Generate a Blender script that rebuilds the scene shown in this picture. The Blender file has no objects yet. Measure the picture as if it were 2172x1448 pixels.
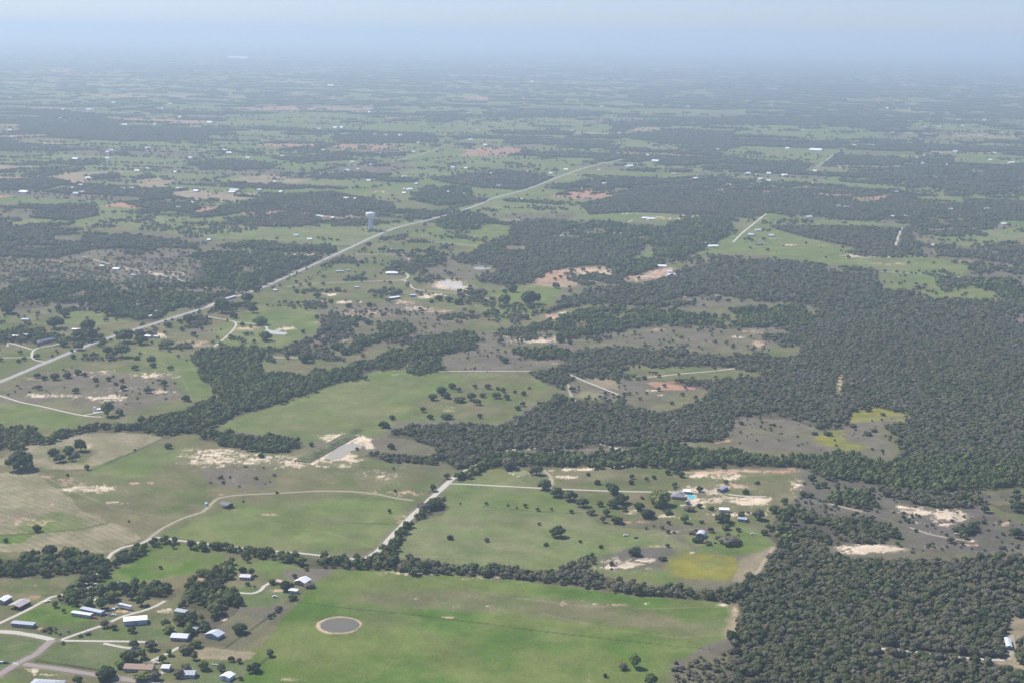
import bpy, bmesh, math, random
import numpy as np
from mathutils import Matrix, Vector
random.seed(7)
rng = np.random.default_rng(7)
sc = bpy.context.scene
COL = sc.collection

# ------------------------------------------------------------------ camera
H = 480.0                      # height of the aeroplane above the plain, metres
FPX = 3200.0                   # focal length in pixels of a 2172 px wide frame
REARTH = 7.4e6                 # radius of the curved plain (with refraction): the horizon dips and the far land bends away
PITCH = math.atan(618.0 / FPX) + math.sqrt(2 * H / REARTH)
ROLL = math.radians(0.82)
cF = np.array([0, math.cos(PITCH), -math.sin(PITCH)])
cR0 = np.array([1.0, 0, 0]); cU0 = np.array([0, math.sin(PITCH), math.cos(PITCH)])
cR = cR0 * math.cos(ROLL) + cU0 * math.sin(ROLL)
cU = cU0 * math.cos(ROLL) - cR0 * math.sin(ROLL)
cam_data = bpy.data.cameras.new('camera')
cam = bpy.data.objects.new('camera', cam_data)
COL.objects.link(cam)
cam.matrix_world = Matrix(((cR[0], cU[0], -cF[0], 0), (cR[1], cU[1], -cF[1], 0), (cR[2], cU[2], -cF[2], H), (0, 0, 0, 1)))
cam_data.sensor_width = 36.0
cam_data.lens = 36.0 * FPX / 2172.0
cam_data.clip_start = 5.0
cam_data.clip_end = 400000.0
sc.camera = cam

# ------------------------------------------------------------------ light
SUN_EL = math.radians(50)
SUN_AZ = math.radians(33)      # the sun stands to the left and a little beyond the scene
sdir = Vector((-math.cos(SUN_AZ) * math.cos(SUN_EL), math.sin(SUN_AZ) * math.cos(SUN_EL), math.sin(SUN_EL)))
sun_data = bpy.data.lights.new('sun', 'SUN')
sun_data.energy = 4.8
sun_data.angle = math.radians(0.5)
sun_data.color = (1.0, 0.94, 0.84)
sun = bpy.data.objects.new('sun', sun_data)
COL.objects.link(sun)
sun.rotation_euler = sdir.to_track_quat('Z', 'Y').to_euler()
world = bpy.data.worlds.new('World')
sc.world = world
world.use_nodes = True
wn = world.node_tree.nodes; wl = world.node_tree.links
sky = wn.new('ShaderNodeTexSky')
sky.sky_type = 'NISHITA'
sky.sun_disc = False
sky.sun_elevation = SUN_EL
sky.sun_rotation = math.atan2(sdir.x, sdir.y)
sky.altitude = 500.0
sky.air_density = 1.0
sky.dust_density = 0.3
sky.ozone_density = 5.0
bg = wn['Background']
bg.inputs['Strength'].default_value = 0.122
tint = wn.new('ShaderNodeVectorMath'); tint.operation = 'MULTIPLY'
tint.inputs[1].default_value = (.66, .73, 1.0)      # thinner blue than the clear-air model gives near the horizon
wl.new(sky.outputs[0], tint.inputs[0]); wl.new(tint.outputs[0], bg.inputs[0])
sc.view_settings.view_transform = 'Standard'
sc.view_settings.look = 'None'
sc.view_settings.exposure = 0.27
sc.view_settings.gamma = 1.0
sc.cycles.use_denoising = True
sc.cycles.max_bounces = 6
sc.cycles.diffuse_bounces = 2
sc.cycles.glossy_bounces = 2
sc.cycles.volume_bounces = 3
sc.cycles.transparent_max_bounces = 6
sc.cycles.volume_step_rate = 1.0

# ------------------------------------------------------------------ survey helpers
def G(u, v):
    """ground point seen at photo position (u, v) of the 2172 x 1448 photograph"""
    a = (u - 1086.0) / FPX; b = -(v - 724.0) / FPX
    d = cF + a * cR + b * cU
    k = (d[0] ** 2 + d[1] ** 2) / (2 * REARTH)
    t = (-d[2] - math.sqrt(max(0.0, d[2] ** 2 - 4 * k * H))) / (2 * k)
    return d[0] * t, d[1] * t

def zg(x, y):
    """height of the curved plain"""
    return -(x * x + y * y) / (2 * REARTH)

def project(x, y, z=0.0):
    px = np.stack([x, y, zg(x, y) + (z - H)], -1)
    zc = np.maximum(px @ cF, 1e-3)
    return 1086.0 + FPX * (px @ cR) / zc, 724.0 - FPX * (px @ cU) / zc

def mpp(u, v):
    """metres per photo pixel across the view at a ground point"""
    x, y = G(u, v)
    return (y * cF[1] + (zg(x, y) - H) * cF[2]) / FPX

def _hash(ix, iy, seed):
    h = (ix.astype(np.int64) * 374761393 + iy.astype(np.int64) * 668265263 + seed * 982451653) & 0xffffffff
    h = ((h ^ (h >> 13)) * 1274126177) & 0xffffffff
    h = ((h ^ (h >> 16)) * 2246822519) & 0xffffffff
    return ((h ^ (h >> 15)) & 0xffff) / 65535.0

def vnoise(x, y, s, seed=0):
    x = x / s; y = y / s
    ix = np.floor(x); iy = np.floor(y)
    fx = x - ix; fy = y - iy
    fx = fx * fx * (3 - 2 * fx); fy = fy * fy * (3 - 2 * fy)
    a = _hash(ix, iy, seed); b = _hash(ix + 1, iy, seed)
    c = _hash(ix, iy + 1, seed); d = _hash(ix + 1, iy + 1, seed)
    return (a * (1 - fx) + b * fx) * (1 - fy) + (c * (1 - fx) + d * fx) * fy

def fbm(x, y, s, seed=0, o=4, gain=0.55):
    r = 0; w = 1; t = 0
    ca, sa = math.cos(0.6), math.sin(0.6)
    for k in range(o):
        r = r + w * vnoise(x, y, s, seed + 17 * k); t += w; w *= gain; s *= 0.47
        x, y = ca * x - sa * y, sa * x + ca * y
    return r / t

def sstep(a, b, x):
    t = np.clip((x - a) / (b - a), 0, 1)
    return t * t * (3 - 2 * t)

def pip(poly, u, v):
    out = np.zeros(u.shape, bool)
    P = np.array(poly, float)
    m = (u >= P[:, 0].min()) & (u <= P[:, 0].max()) & (v >= P[:, 1].min()) & (v <= P[:, 1].max())
    idx = np.nonzero(m)
    if len(idx[0]) == 0: return out
    uu = u[idx]; vv = v[idx]; ins = np.zeros(uu.shape, bool)
    n = len(P)
    for i in range(n):
        x1, y1 = P[i]; x2, y2 = P[(i + 1) % n]
        if y1 == y2: continue
        c = ((y1 > vv) != (y2 > vv)) & (uu < (x2 - x1) * (vv - y1) / (y2 - y1) + x1)
        ins ^= c
    out[idx] = ins
    return out

def seg_dist(line, x, y, reach):
    """distance to a world polyline, for points closer than reach (else 1e9)"""
    d = np.full(x.shape, 1e9)
    for (x1, y1), (x2, y2) in zip(line[:-1], line[1:]):
        m = (x > min(x1, x2) - reach) & (x < max(x1, x2) + reach) & (y > min(y1, y2) - reach) & (y < max(y1, y2) + reach)
        if not m.any(): continue
        xx = x[m]; yy = y[m]
        L2 = (x2 - x1) ** 2 + (y2 - y1) ** 2 + 1e-9
        t = np.clip(((xx - x1) * (x2 - x1) + (yy - y1) * (y2 - y1)) / L2, 0, 1)
        d[m] = np.minimum(d[m], np.hypot(xx - x1 - t * (x2 - x1), yy - y1 - t * (y2 - y1)))
    return d

# ------------------------------------------------------------------ object helpers
def tag(o, label=None, cat=None, group=None, kind=None):
    if label: o['label'] = label
    if cat: o['category'] = cat
    if group: o['group'] = group
    if kind: o['kind'] = kind
    return o

def mesh_obj(name, verts, faces, mat=None, parent=None, loc=None, smooth=False):
    me = bpy.data.meshes.new(name)
    me.from_pydata([tuple(p) for p in verts], [], faces)
    me.update()
    if smooth:
        me.polygons.foreach_set('use_smooth', [True] * len(me.polygons))
    if mat: me.materials.append(mat)
    o = bpy.data.objects.new(name, me)
    COL.objects.link(o)
    if parent: o.parent = parent
    if loc: o.location = loc
    return o

def empty(name, loc, rz=0.0):
    o = bpy.data.objects.new(name, None)
    o.empty_display_size = 1.0
    COL.objects.link(o)
    o.location = loc
    o.rotation_euler = (0, 0, rz)
    return o

def material(name, color, rough=0.9, spec=0.3, metallic=0.0, noise=None, bump=None, emit=None):
    m = bpy.data.materials.new(name)
    m.use_nodes = True
    nt = m.node_tree; b = nt.nodes['Principled BSDF']
    b.inputs['Base Color'].default_value = (*color, 1)
    b.inputs['Roughness'].default_value = rough
    b.inputs['Specular IOR Level'].default_value = spec
    b.inputs['Metallic'].default_value = metallic
    if noise:
        scale, amp = noise
        tc = nt.nodes.new('ShaderNodeTexCoord')
        n = nt.nodes.new('ShaderNodeTexNoise'); n.inputs['Scale'].default_value = scale; n.inputs['Detail'].default_value = 5
        mr = nt.nodes.new('ShaderNodeMapRange')
        mr.inputs[1].default_value = 0.3; mr.inputs[2].default_value = 0.7
        mr.inputs[3].default_value = 1 - amp; mr.inputs[4].default_value = 1 + amp
        mx = nt.nodes.new('ShaderNodeVectorMath'); mx.operation = 'SCALE'
        mx.inputs[0].default_value = color
        nt.links.new(tc.outputs['Object'], n.inputs['Vector'])
        nt.links.new(n.outputs[0], mr.inputs[0])
        nt.links.new(mr.outputs[0], mx.inputs['Scale'])
        nt.links.new(mx.outputs[0], b.inputs['Base Color'])
    return m
_mats = {}
def paint(color, rough=0.6, noise=(0.6, 0.12), metallic=0.0, kind='paint'):
    key = (tuple(round(c, 3) for c in color), rough, metallic, kind)
    if key not in _mats:
        _mats[key] = material(kind, color, rough, 0.3, metallic, noise)
    return _mats[key]
HAZE_COLOR = (.705, .845, .965)
HAZE_DENSITY = 0.80e-4
HAZE_G = 0.2
HAZE_TOP = 80.0
# ------------------------------------------------------------------ map data (photo positions of the ground cover)
GB = ((.088, .152, .030), (.150, .182, .052))       # bright pasture
GP = ((.150, .185, .068), (.190, .195, .090))       # pale pasture
GM = ((.124, .142, .054), (.178, .160, .084))       # duller pasture
GC = ((.135, .176, .056), (.175, .188, .074))       # hay meadow
BR = ((.164, .139, .106), (.145, .136, .076))       # dry scrub, grey brown
BD = ((.132, .114, .096), (.122, .116, .076))       # dark scrub
HY = ((.285, .243, .150), (.215, .200, .110))       # mown hay
TN = ((.310, .250, .160), (.250, .215, .130))       # tan
YL = ((.235, .215, .040), (.180, .182, .055))       # yellow weeds
RD = ((.400, .230, .150), (.330, .210, .150))       # red plough
RS = ((.370, .270, .180), (.230, .200, .125))       # eroded red earth
DK = ((.090, .120, .045), (.110, .130, .055))       # dark rank grass
LW = ((.115, .150, .055), (.150, .165, .075))       # lawn
FIELDS = [
 # (kind, scale of mottling m, polygon)
 (GM, 60, [(-200,1060),(560,1100),(700,1200),(640,1275),(560,1380),(500,1460),(-200,1460)]),
 (GB, 60, [(700,1200),(830,1205),(960,1217),(1100,1232),(1300,1260),(1450,1272),(1560,1277),(1553,1330),(1540,1355),(1480,1372),(1450,1400),(1436,1470),(495,1470),(520,1400),(560,1370),(600,1310),(640,1275),(675,1225)]),
 (GM, 35, [(760,1245),(900,1250),(1100,1262),(1380,1290),(1500,1330),(1480,1345),(1300,1330),(1100,1300),(900,1290),(780,1280)]),
 (GP, 60, [(838,1165),(870,1110),(900,1085),(950,1060),(1090,1075),(1240,1090),(1275,1112),(1400,1125),(1450,1150),(1480,1170),(1290,1215),(1250,1205),(1120,1205),(960,1195),(850,1180)]),
 (GC, 50, [(940,1062),(955,1030),(1020,990),(1065,990),(1140,1035),(1200,1062),(1250,1090),(1090,1078),(950,1062)]),
 (GM, 35, [(1125,985),(1460,995),(1710,1005),(1700,1050),(1650,1080),(1640,1165),(1540,1165),(1400,1115),(1290,1108),(1200,1055)]),
 (BR, 25, [(1290,1100),(1420,1108),(1640,1120),(1645,1170),(1600,1225),(1540,1250),(1430,1200),(1480,1170),(1440,1150),(1400,1125)]),
 (GC, 30, [(1440,1140),(1560,1110),(1620,1130),(1640,1155),(1560,1160),(1480,1165)]),
 (GB, 30, [(1470,1163),(1520,1150),(1640,1153),(1610,1176),(1520,1180),(1478,1176)]),
 (BD, 12, [(1262,1196),(1330,1163),(1420,1158),(1462,1185),(1420,1200),(1300,1216)]),
 (GC, 30, [(1280,1215),(1390,1205),(1425,1215),(1440,1235),(1350,1232)]),
 (YL, 14, [(1412,1202),(1432,1172),(1480,1170),(1560,1182),(1575,1215),(1545,1235),(1480,1230),(1425,1222)]),
 (TN, 12, [(1575,1185),(1640,1160),(1612,1222),(1565,1240),(1555,1225)]),
 (GM, 70, [(325,1140),(450,1070),(300,1100),(120,1010),(20,960),(100,918),(350,925),(430,925),(600,950),(750,950),(800,975),(910,1000),(935,1020),(880,1060),(870,1100),(800,1165),(770,1175),(600,1165),(340,1140)]),
 (GM, 30, [(160,1040),(300,1020),(600,990),(800,985),(900,1010),(860,1055),(700,1035),(500,1042),(430,1080),(340,1100),(280,1080)]),
 (GC, 80, [(335,1137),(470,1085),(600,1060),(740,1055),(860,1070),(850,1100),(790,1160),(700,1172),(450,1152)]),
 (GC, 60, [(200,985),(360,940),(420,960),(300,1010),(180,1010)]),
 (BR, 40, [(480,975),(600,1000),(560,1035),(440,1030),(420,1000)]),
 (HY, 18, [(-120,1010),(0,1003),(70,998),(120,1040),(180,1085),(250,1110),(302,1138),(240,1172),(150,1168),(-120,1172)]),
 (HY, 18, [(20,962),(60,935),(180,913),(355,923),(335,938),(220,982),(170,997),(60,990),(-20,985)]),
 (GM, 14, [(95,958),(160,940),(205,958),(180,985),(110,982)]),
 (GC, 20, [(20,1125),(60,1100),(120,1082),(165,1100),(185,1122),(130,1130)]),
 (GB, 20, [(-20,1133),(80,1130),(50,1152),(-20,1157)]),
 (GC, 70, [(452,906),(560,865),(700,815),(800,785),(1130,785),(1170,798),(1160,820),(1100,880),(1060,897),(960,893),(840,895),(790,930),(730,920),(650,948),(600,922),(520,915)]),
 (GM, 40, [(850,880),(900,840),(1000,800),(1130,790),(1150,820),(1100,878),(1050,893),(960,890)]),
 (GM, 50, [(-200,800),(0,795),(200,735),(300,728),(410,742),(425,790),(445,845),(300,882),(220,882),(60,912),(-200,900)]),
 (BR, 22, [(0,835),(60,800),(150,780),(250,795),(380,805),(385,845),(250,880),(120,850),(0,860)]),
 (GC, 30, [(-50,850),(60,862),(200,886),(120,915),(-50,900)]),
 (GC, 40, [(290,735),(430,775),(455,850),(410,855),(360,800),(300,770)]),
 (GM, 45, [(-200,680),(0,660),(200,685),(300,668),(420,656),(350,690),(200,740),(-200,830)]),
 (GP, 40, [(150,655),(330,655),(300,680),(200,690),(100,680)]),
 (GM, 45, [(450,655),(560,610),(700,596),(860,590),(1000,600),(1045,640),(1010,700),(870,705),(700,705),(600,758),(520,730),(430,690)]),
 (GC, 45, [(455,700),(570,650),(680,652),(680,700),(600,735),(480,735),(450,725)]),
 (BR, 30, [(670,658),(800,640),(900,650),(1000,690),(950,705),(850,735),(720,745),(600,762),(640,720),(690,690)]),
 (GM, 50, [(600,605),(800,502),(1050,530),(1060,560),(1040,625),(860,600),(650,607)]),
 (BR, 50, [(830,530),(940,540),(1050,560),(1000,600),(900,585),(860,560)]),
 (GC, 40, [(1030,620),(1160,603),(1200,613),(1150,660),(1060,690),(1025,650)]),
 (BR, 60, [(-200,540),(100,530),(260,520),(440,520),(600,512),(735,530),(600,600),(480,650),(400,660),(250,672),(100,645),(-200,650)]),
 (GP, 60, [(390,470),(560,480),(780,478),(870,470),(900,465),(830,490),(740,522),(600,512),(430,506),(300,485)]),
 (GP, 60, [(-200,450),(90,466),(240,478),(430,508),(450,500),(400,470),(220,440),(0,440),(-200,430)]),
 (BR, 60, [(-100,430),(100,435),(230,445),(100,465),(-100,462)]),
 (None, 120, [(-200,325),(300,300),(720,300),(900,315),(860,355),(560,385),(300,395),(-200,385)]),
 (TN, 60, [(282,386),(330,378),(372,384),(355,399),(300,399)]),
 (TN, 60, [(480,384),(560,372),(680,379),(640,388),(560,392)]),
 (TN, 60, [(60,380),(150,366),(280,364),(210,380),(120,384)]),
 (BR, 80, [(700,352),(850,345),(880,360),(760,384),(600,380)]),
 (BR, 80, [(200,410),(300,404),(340,420),(270,430)]),
 (GC, 90, [(860,308),(970,315),(1010,330),(1230,345),(1190,370),(1080,355),(940,367),(860,350)]),
 (RD, 200, [(968,333),(1020,315),(1112,315),(1100,325),(1072,332)]),
 (GP, 80, [(920,272),(1000,250),(1100,250),(1280,258),(1230,270),(1130,274),(1020,276)]),
 (RD, 200, [(465,236),(530,230),(660,229),(800,231),(800,235),(640,236)]),
 (RD, 200, [(960,208),(1010,205),(1060,212),(1040,216)]),
 (RD, 100, [(0,288),(100,285),(100,290),(0,291)]),
 (GP, 200, [(1015,146),(1050,140),(1130,142),(1120,149)]),
 (TN, 90, [(1320,280),(1350,273),(1410,274),(1405,281)]),
 (GP, 60, [(1020,430),(1060,424),(1240,438),(1260,450),(1200,475),(1060,470),(1010,448)]),
 (BR, 60, [(1040,455),(1240,450),(1200,472),(1080,468)]),
 (GC, 60, [(860,500),(930,480),(1020,470),(1110,480),(1080,500),(1030,512),(990,525),(900,505)]),
 (YL, 30, [(1000,527),(1010,510),(1045,505),(1020,522)]),
 (GC, 60, [(1300,575),(1350,550),(1400,512),(1490,520),(1540,530),(1450,548),(1380,562)]),
 (GC, 80, [(1545,480),(1630,450),(1700,460),(1785,490),(1770,520),(2060,560),(2040,590),(1900,582),(1850,568),(1740,560),(1690,550),(1560,542),(1500,540)]),
 (GM, 60, [(1400,470),(1600,470),(1560,500),(1480,520),(1400,500)]),
 (RS, 45, [(1130,604),(1155,580),(1180,572),(1260,568),(1390,562),(1435,570),(1425,590),(1380,600),(1290,592),(1230,600),(1190,612)]),
 (RS, 40, [(905,606),(925,592),(960,592),(995,604),(985,622),(940,616)]),
 (GC, 60, [(1860,582),(2000,586),(2060,602),(2200,612),(2200,643),(1935,628),(1875,612)]),
 (BR, 60, [(2080,555),(2200,555),(2200,605),(2085,595)]),
 (GP, 60, [(1960,500),(2200,480),(2200,500),(2060,525)]),
 (GC, 90, [(1525,330),(1560,318),(1700,315),(1782,320),(1745,352),(1700,345),(1600,340)]),
 (GM, 90, [(1770,325),(1880,330),(1960,340),(1850,350),(1760,352)]),
 (GC, 90, [(2030,328),(2150,328),(2140,352),(2020,345)]),
 (GC, 150, [(1560,267),(1760,268),(1900,285),(1780,300),(1640,290)]),
 (GC, 200, [(1900,260),(2000,262),(2155,278),(2150,288),(1960,275)]),
 (GM, 60, [(1560,400),(1640,385),(1760,390),(1840,395),(1700,402)]),
 (GC, 80, [(1940,415),(2040,418),(2050,433),(1960,432)]),
 (BR, 22, [(1395,650),(1450,625),(1570,632),(1520,655),(1430,668)]),
 (BR, 25, [(1220,700),(1400,690),(1560,692),(1735,688),(1700,720),(1620,745),(1440,738),(1290,732)]),
 (BR, 30, [(1000,705),(1210,705),(1300,725),(1210,745),(1080,738),(980,745)]),
 (BR, 30, [(860,745),(1000,740),(1210,755),(1200,792),(860,790)]),
 (GM, 30, [(1300,768),(1400,762),(1620,775),(1560,792),(1400,802),(1270,800)]),
 (BR, 35, [(1205,793),(1320,800),(1530,818),(1420,845),(1380,868),(1330,855),(1190,830)]),
 (YL, 60, [(1450,768),(1520,772),(1480,778)]),
 (RD, 90, [(1368,811),(1450,809),(1510,817),(1470,826),(1400,829)]),
 (TN, 60, [(1235,800),(1300,805),(1315,825),(1270,822)]),
 (HY, 60, [(1220,840),(1240,830),(1285,834),(1288,846),(1250,848)]),
 (BR, 60, [(1530,915),(1565,882),(1600,878),(1700,890),(1790,900),(1812,866),(1900,860),(1990,883),(1890,915),(1915,975),(1840,965),(1740,955),(1500,950)]),
 (YL, 12, [(1800,872),(1850,862),(1905,862),(1930,880),(1850,893),(1795,895)]),
 (YL, 12, [(1735,918),(1790,908),(1790,935),(1850,946),(1800,955),(1730,938)]),
 (YL, 25, [(1905,890),(1960,893),(1960,900),(1900,899)]),
 (BD, 26, [(1690,990),(1870,1018),(1950,1040),(2200,1030),(2200,1168),(2090,1172),(1900,1175),(1690,1135),(1645,1110),(1700,1050)]),
 (GM, 26, [(2080,1066),(2200,1060),(2200,1112),(2120,1100)]),
 (GM, 40, [(2060,1028),(2200,1020),(2200,1045),(2100,1048)]),
 (GB, 26, [(225,1228),(330,1148),(480,1165),(470,1192),(400,1217),(260,1237)]),
 (GM, 18, [(-50,1218),(150,1230),(100,1272),(-50,1280)]),
 (GB, 18, [(30,1310),(110,1275),(190,1290),(215,1310),(150,1325),(60,1322)]),
 (GC, 25, [(545,1185),(690,1190),(705,1212),(640,1225),(545,1205)]),
 (BR, 25, [(600,1205),(710,1195),(690,1225),(640,1250)]),
 (LW, 25, [(130,1365),(220,1335),(330,1310),(420,1340),(330,1372),(260,1420),(75,1405)]),
 (LW, 25, [(-50,1355),(90,1360),(20,1425),(-50,1430)]),
 (DK, 12, [(75,1330),(190,1320),(200,1345),(140,1358),(80,1352)]),
 (BR, 25, [(450,1300),(560,1280),(620,1280),(560,1350),(500,1385),(420,1372)]),
 (LW, 25, [(440,1260),(540,1240),(610,1258),(580,1285),(500,1290)]),
 (TN, 10, [(398,1381),(440,1372),(545,1385),(535,1398),(510,1400),(420,1396)]),
 (LW, 15, [(400,1398),(540,1402),(500,1460),(400,1460)]),
 (BR, 12, [(1425,1400),(1560,1372),(1545,1460),(1410,1460)]),
 (TN, 9, [(1548,1290),(1568,1270),(1568,1330),(1545,1360),(1535,1348)]),
 (BR, 10, [(1540,1355),(1562,1345),(1540,1410),(1520,1460),(1505,1460)]),
 (TN, 8, [(2128,1345),(2142,1300),(2200,1300),(2200,1445),(2145,1440),(2108,1395),(2135,1380)]),
]
# bare soil showing through as streaks: (u, v, half width, half height, strength, kind) kind 0 cream, 1 pink, 2 red
SAND = [
 (470,970,95,22,.75,0),(560,975,90,14,.7,0),(640,978,70,9,.95,0),(700,985,70,10,.55,0),(730,935,52,16,1.2,0),(740,975,42,4,1.1,0),(690,962,14,9,1.3,0),(715,948,22,6,1.3,0),(742,968,20,7,1.3,0),(768,931,18,8,1.5,0),(782,944,9,9,1.2,0),(700,951,26,6,.9,0),(665,968,24,6,1.0,0),(630,985,26,5,1.0,0),
 (800,1005,70,14,.35,0),(840,1045,60,8,.55,1),(470,1048,14,3,.8,2),(570,1092,16,4,.7,1),(850,1100,25,10,.35,1),
 (185,1035,60,9,.85,0),(150,1020,25,9,.8,1),(240,1040,28,7,.6,0),(285,1024,12,3,.8,1),(322,1024,16,4,.8,1),(375,1010,10,4,.6,1),
 (240,1065,40,4,.5,0),(70,1105,65,13,.6,1),(110,1068,30,3,.5,1),(100,1010,16,4,.6,1),
 (185,945,10,6,.9,1),(170,958,20,8,.4,1),
 (1200,1330,300,14,.12,1),(1010,1285,60,4,.45,0),(1230,1280,60,8,.5,0),(1290,1284,55,6,.4,1),(950,1308,20,3,.7,1),(885,1269,12,3,.6,0),
 (990,1228,20,3,.6,1),(880,1216,50,5,.9,0),(1040,1225,60,4,.6,0),(1370,1278,10,3,.9,0),(1535,1280,14,4,.9,0),(1490,1330,40,10,.2,1),
 (620,1441,40,5,.6,1),(1250,1440,8,16,.6,1),
 (1330,1195,50,12,.95,0),(1370,1188,30,7,1.1,0),(1300,1203,35,6,.9,0),(1400,1158,36,3,.9,1),(1340,1107,50,3,.8,2),(1420,1114,20,3,.8,0),
 (1428,1130,18,6,.8,1),(1468,1172,6,2,.9,0),
 (1500,1040,70,10,.65,0),(1480,1065,40,11,.8,0),(1530,1060,30,12,.6,0),(1545,1012,50,8,.75,0),(1480,1010,30,6,.7,0),(1600,1062,40,9,1.0,0),
 (1500,1002,60,4,.8,1),(1620,998,90,4,.65,1),(1660,1000,35,6,.7,2),(1685,1035,18,18,.5,0),(1560,1030,50,8,.55,1),(1440,1040,50,5,.5,0),
 (1340,990,80,4,.55,0),(1230,995,60,4,.6,0),(1200,1012,40,5,.7,0),(1170,1010,10,16,.5,0),(1110,1005,26,10,.7,0),(1095,1003,25,7,.5,0),
 (1560,1090,80,5,.45,0),(1410,1093,20,4,.7,0),(1345,1085,14,7,.7,0),(1450,1099,25,3,.5,0),(1640,1080,12,6,.6,0),
 (1950,1085,50,12,1.0,0),(2000,1090,40,14,1.1,0),(1915,1080,16,10,1.1,0),(2040,1095,20,8,1.0,0),(2020,1062,25,8,.6,1),(2000,1112,16,6,.9,0),
 (1845,1165,66,9,1.5,0),(1800,1172,40,4,1.0,0),(1960,1128,35,4,.7,1),(1940,1108,16,3,.8,0),(2130,1110,26,5,.9,1),(1800,1080,50,3,.5,1),
 (2060,1155,40,3,.8,1),(1990,1160,30,3,.6,1),(2060,1148,10,4,.7,0),
 (330,795,60,9,.7,0),(200,790,50,9,.5,0),(230,843,55,9,.95,0),(170,838,60,5,.5,0),(90,838,40,5,.8,0),(340,832,30,6,.95,0),(40,820,30,5,.5,2),
 (250,825,60,14,.4,0),(290,850,25,5,.5,2),(60,800,25,6,.5,1),(200,865,20,5,.4,0),
 (340,712,22,5,.7,0),(410,732,30,4,.8,1),(400,725,50,3,.5,1),(300,712,20,4,.5,0),
 (525,697,24,4,.9,1),(610,698,25,5,.7,0),(780,665,60,12,.45,1),(700,685,30,8,.6,1),(760,670,20,6,.5,0),(730,642,20,3,.9,0),(765,642,10,2,.9,0),
 (690,640,12,3,.8,1),(860,642,22,5,.7,1),(880,655,35,5,.5,0),(960,640,30,5,.5,1),(905,630,24,4,.7,0),(930,660,40,6,.45,1),
 (950,604,30,8,1.2,0),(915,627,30,4,.7,0),(975,612,25,8,.5,0),(700,625,14,4,.6,0),
 (1150,580,40,8,.9,2),(1180,590,45,8,.9,2),(1290,580,70,9,.65,0),(1230,575,60,6,.7,1),(1350,590,60,8,.6,1),(1240,595,60,6,.4,0),(1395,580,30,8,.8,1),(1415,575,16,10,.8,1),
 (1130,722,50,6,.8,0),(1110,715,40,5,.6,0),(1275,714,18,3,.9,0),(1200,718,50,3,.5,1),(1180,672,30,6,.7,1),(1200,665,16,4,.6,0),(1170,770,40,4,.4,1),
 (1440,630,16,3,.7,1),(1525,625,14,3,.8,0),(1400,665,16,4,.6,1),(1395,700,18,3,.7,2),(1600,705,30,5,.6,1),(1608,730,14,7,.9,1),(1570,715,20,3,.7,0),
 (1700,693,25,2,.8,0),(1780,808,14,24,.7,1),(1740,745,16,3,.6,1),(1670,625,40,2,.6,1),(1510,825,12,2,.8,1),(1385,828,18,2,.8,0),(1400,838,8,2,.8,0),
 (1545,934,16,5,.9,2),(1520,938,12,3,.6,2),(1305,951,14,3,.9,0),(1040,930,12,2,.5,0),(950,868,22,6,.8,1),(990,857,8,2,.6,0),(870,795,50,3,.4,0),
 (1850,545,50,3,.9,0),(1810,542,25,2,.7,0),(1880,560,60,2,.5,1),(1880,492,40,3,.9,0),(1860,485,30,2,.6,1),(1985,522,16,2,1.0,0),(2010,530,10,5,.5,0),(2050,555,30,3,.5,1),(2060,540,15,2,.7,0),(2010,452,20,2,1.0,2),
 (1620,507,40,4,.5,1),(1680,520,20,3,.6,0),(1440,465,40,3,.6,0),(1400,462,20,4,.7,1),(1480,458,60,2,.6,0),(1340,455,50,2,.4,0),(1560,460,50,2,.6,1),(1310,500,30,4,.4,1),(1105,467,30,3,.6,0),(1130,440,14,3,.8,1),(1110,528,8,3,.7,1),(1000,432,20,3,.5,1),
 (620,437,40,4,1.0,1),(570,446,25,3,.9,1),(645,433,40,3,.8,0),(590,441,30,4,.7,1),(750,419,40,3,.8,2),(800,408,30,3,.5,1),
 (640,540,45,4,.5,1),(230,573,60,4,.4,1),(330,582,50,4,.5,0),(360,585,30,5,.4,0),(20,545,20,3,.5,1),(120,555,30,4,.4,1),
 (1275,500,20,4,.6,1),(1215,372,30,1,.8,2),(2150,345,25,3,.3,0),(830,531,20,3,.6,0),(900,500,20,4,.5,0),(150,420,30,3,.4,1),
 (125,1225,26,8,.3,2),(60,1225,40,3,.5,1),(75,1268,25,5,.4,2),(60,1242,60,3,.4,0),(70,1420,22,9,.9,0),(100,1430,40,3,.7,0),(345,1298,30,6,.6,0),(85,1333,8,5,1.1,1),(265,1296,30,4,.7,1),(270,1240,5,10,.4,0),
 (600,1235,15,3,.6,1),(585,1252,20,5,.6,1),(475,1313,18,5,.5,1),(470,1222,30,3,.4,0),(440,1247,25,2,.5,0),(360,1293,8,4,.8,0),
 (1785,1175,8,3,.5,0),(1560,1300,8,26,.7,1),(1800,1380,40,3,.5,1),(1735,1380,10,8,.3,1),
]
LINES = [  # dark weedy lines and ditches: (half width m, [(u,v)...])
 (0.5, [(630,1276),(741,1290),(865,1302),(1046,1324),(1171,1341),(1303,1356),(1400,1366),(1520,1378)]),
 (1.0, [(1024,1073),(1104,1082),(1243,1089)]),
 (1.0, [(700,1110),(870,1110)]),
 (1.6, [(80,1000),(200,995),(290,955),(350,928)]),
 (1.4, [(560,648),(700,652)]), (1.4, [(975,1024),(1030,985)]),
 (1.2, [(478,1374),(554,1320),(596,1289)]), (1.2, [(545,1415),(570,1392)]),
 (1.5, [(0,1135),(80,1130),(180,1120),(230,1108)]),
 (6, [(640,975),(700,945),(760,912)]),
 (1.5, [(20,1425),(36,1410)]), (1.5, [(75,1402),(150,1412),(230,1425)]),
 (1.2, [(95,1262),(140,1268),(170,1285),(215,1298)]),
]
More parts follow.
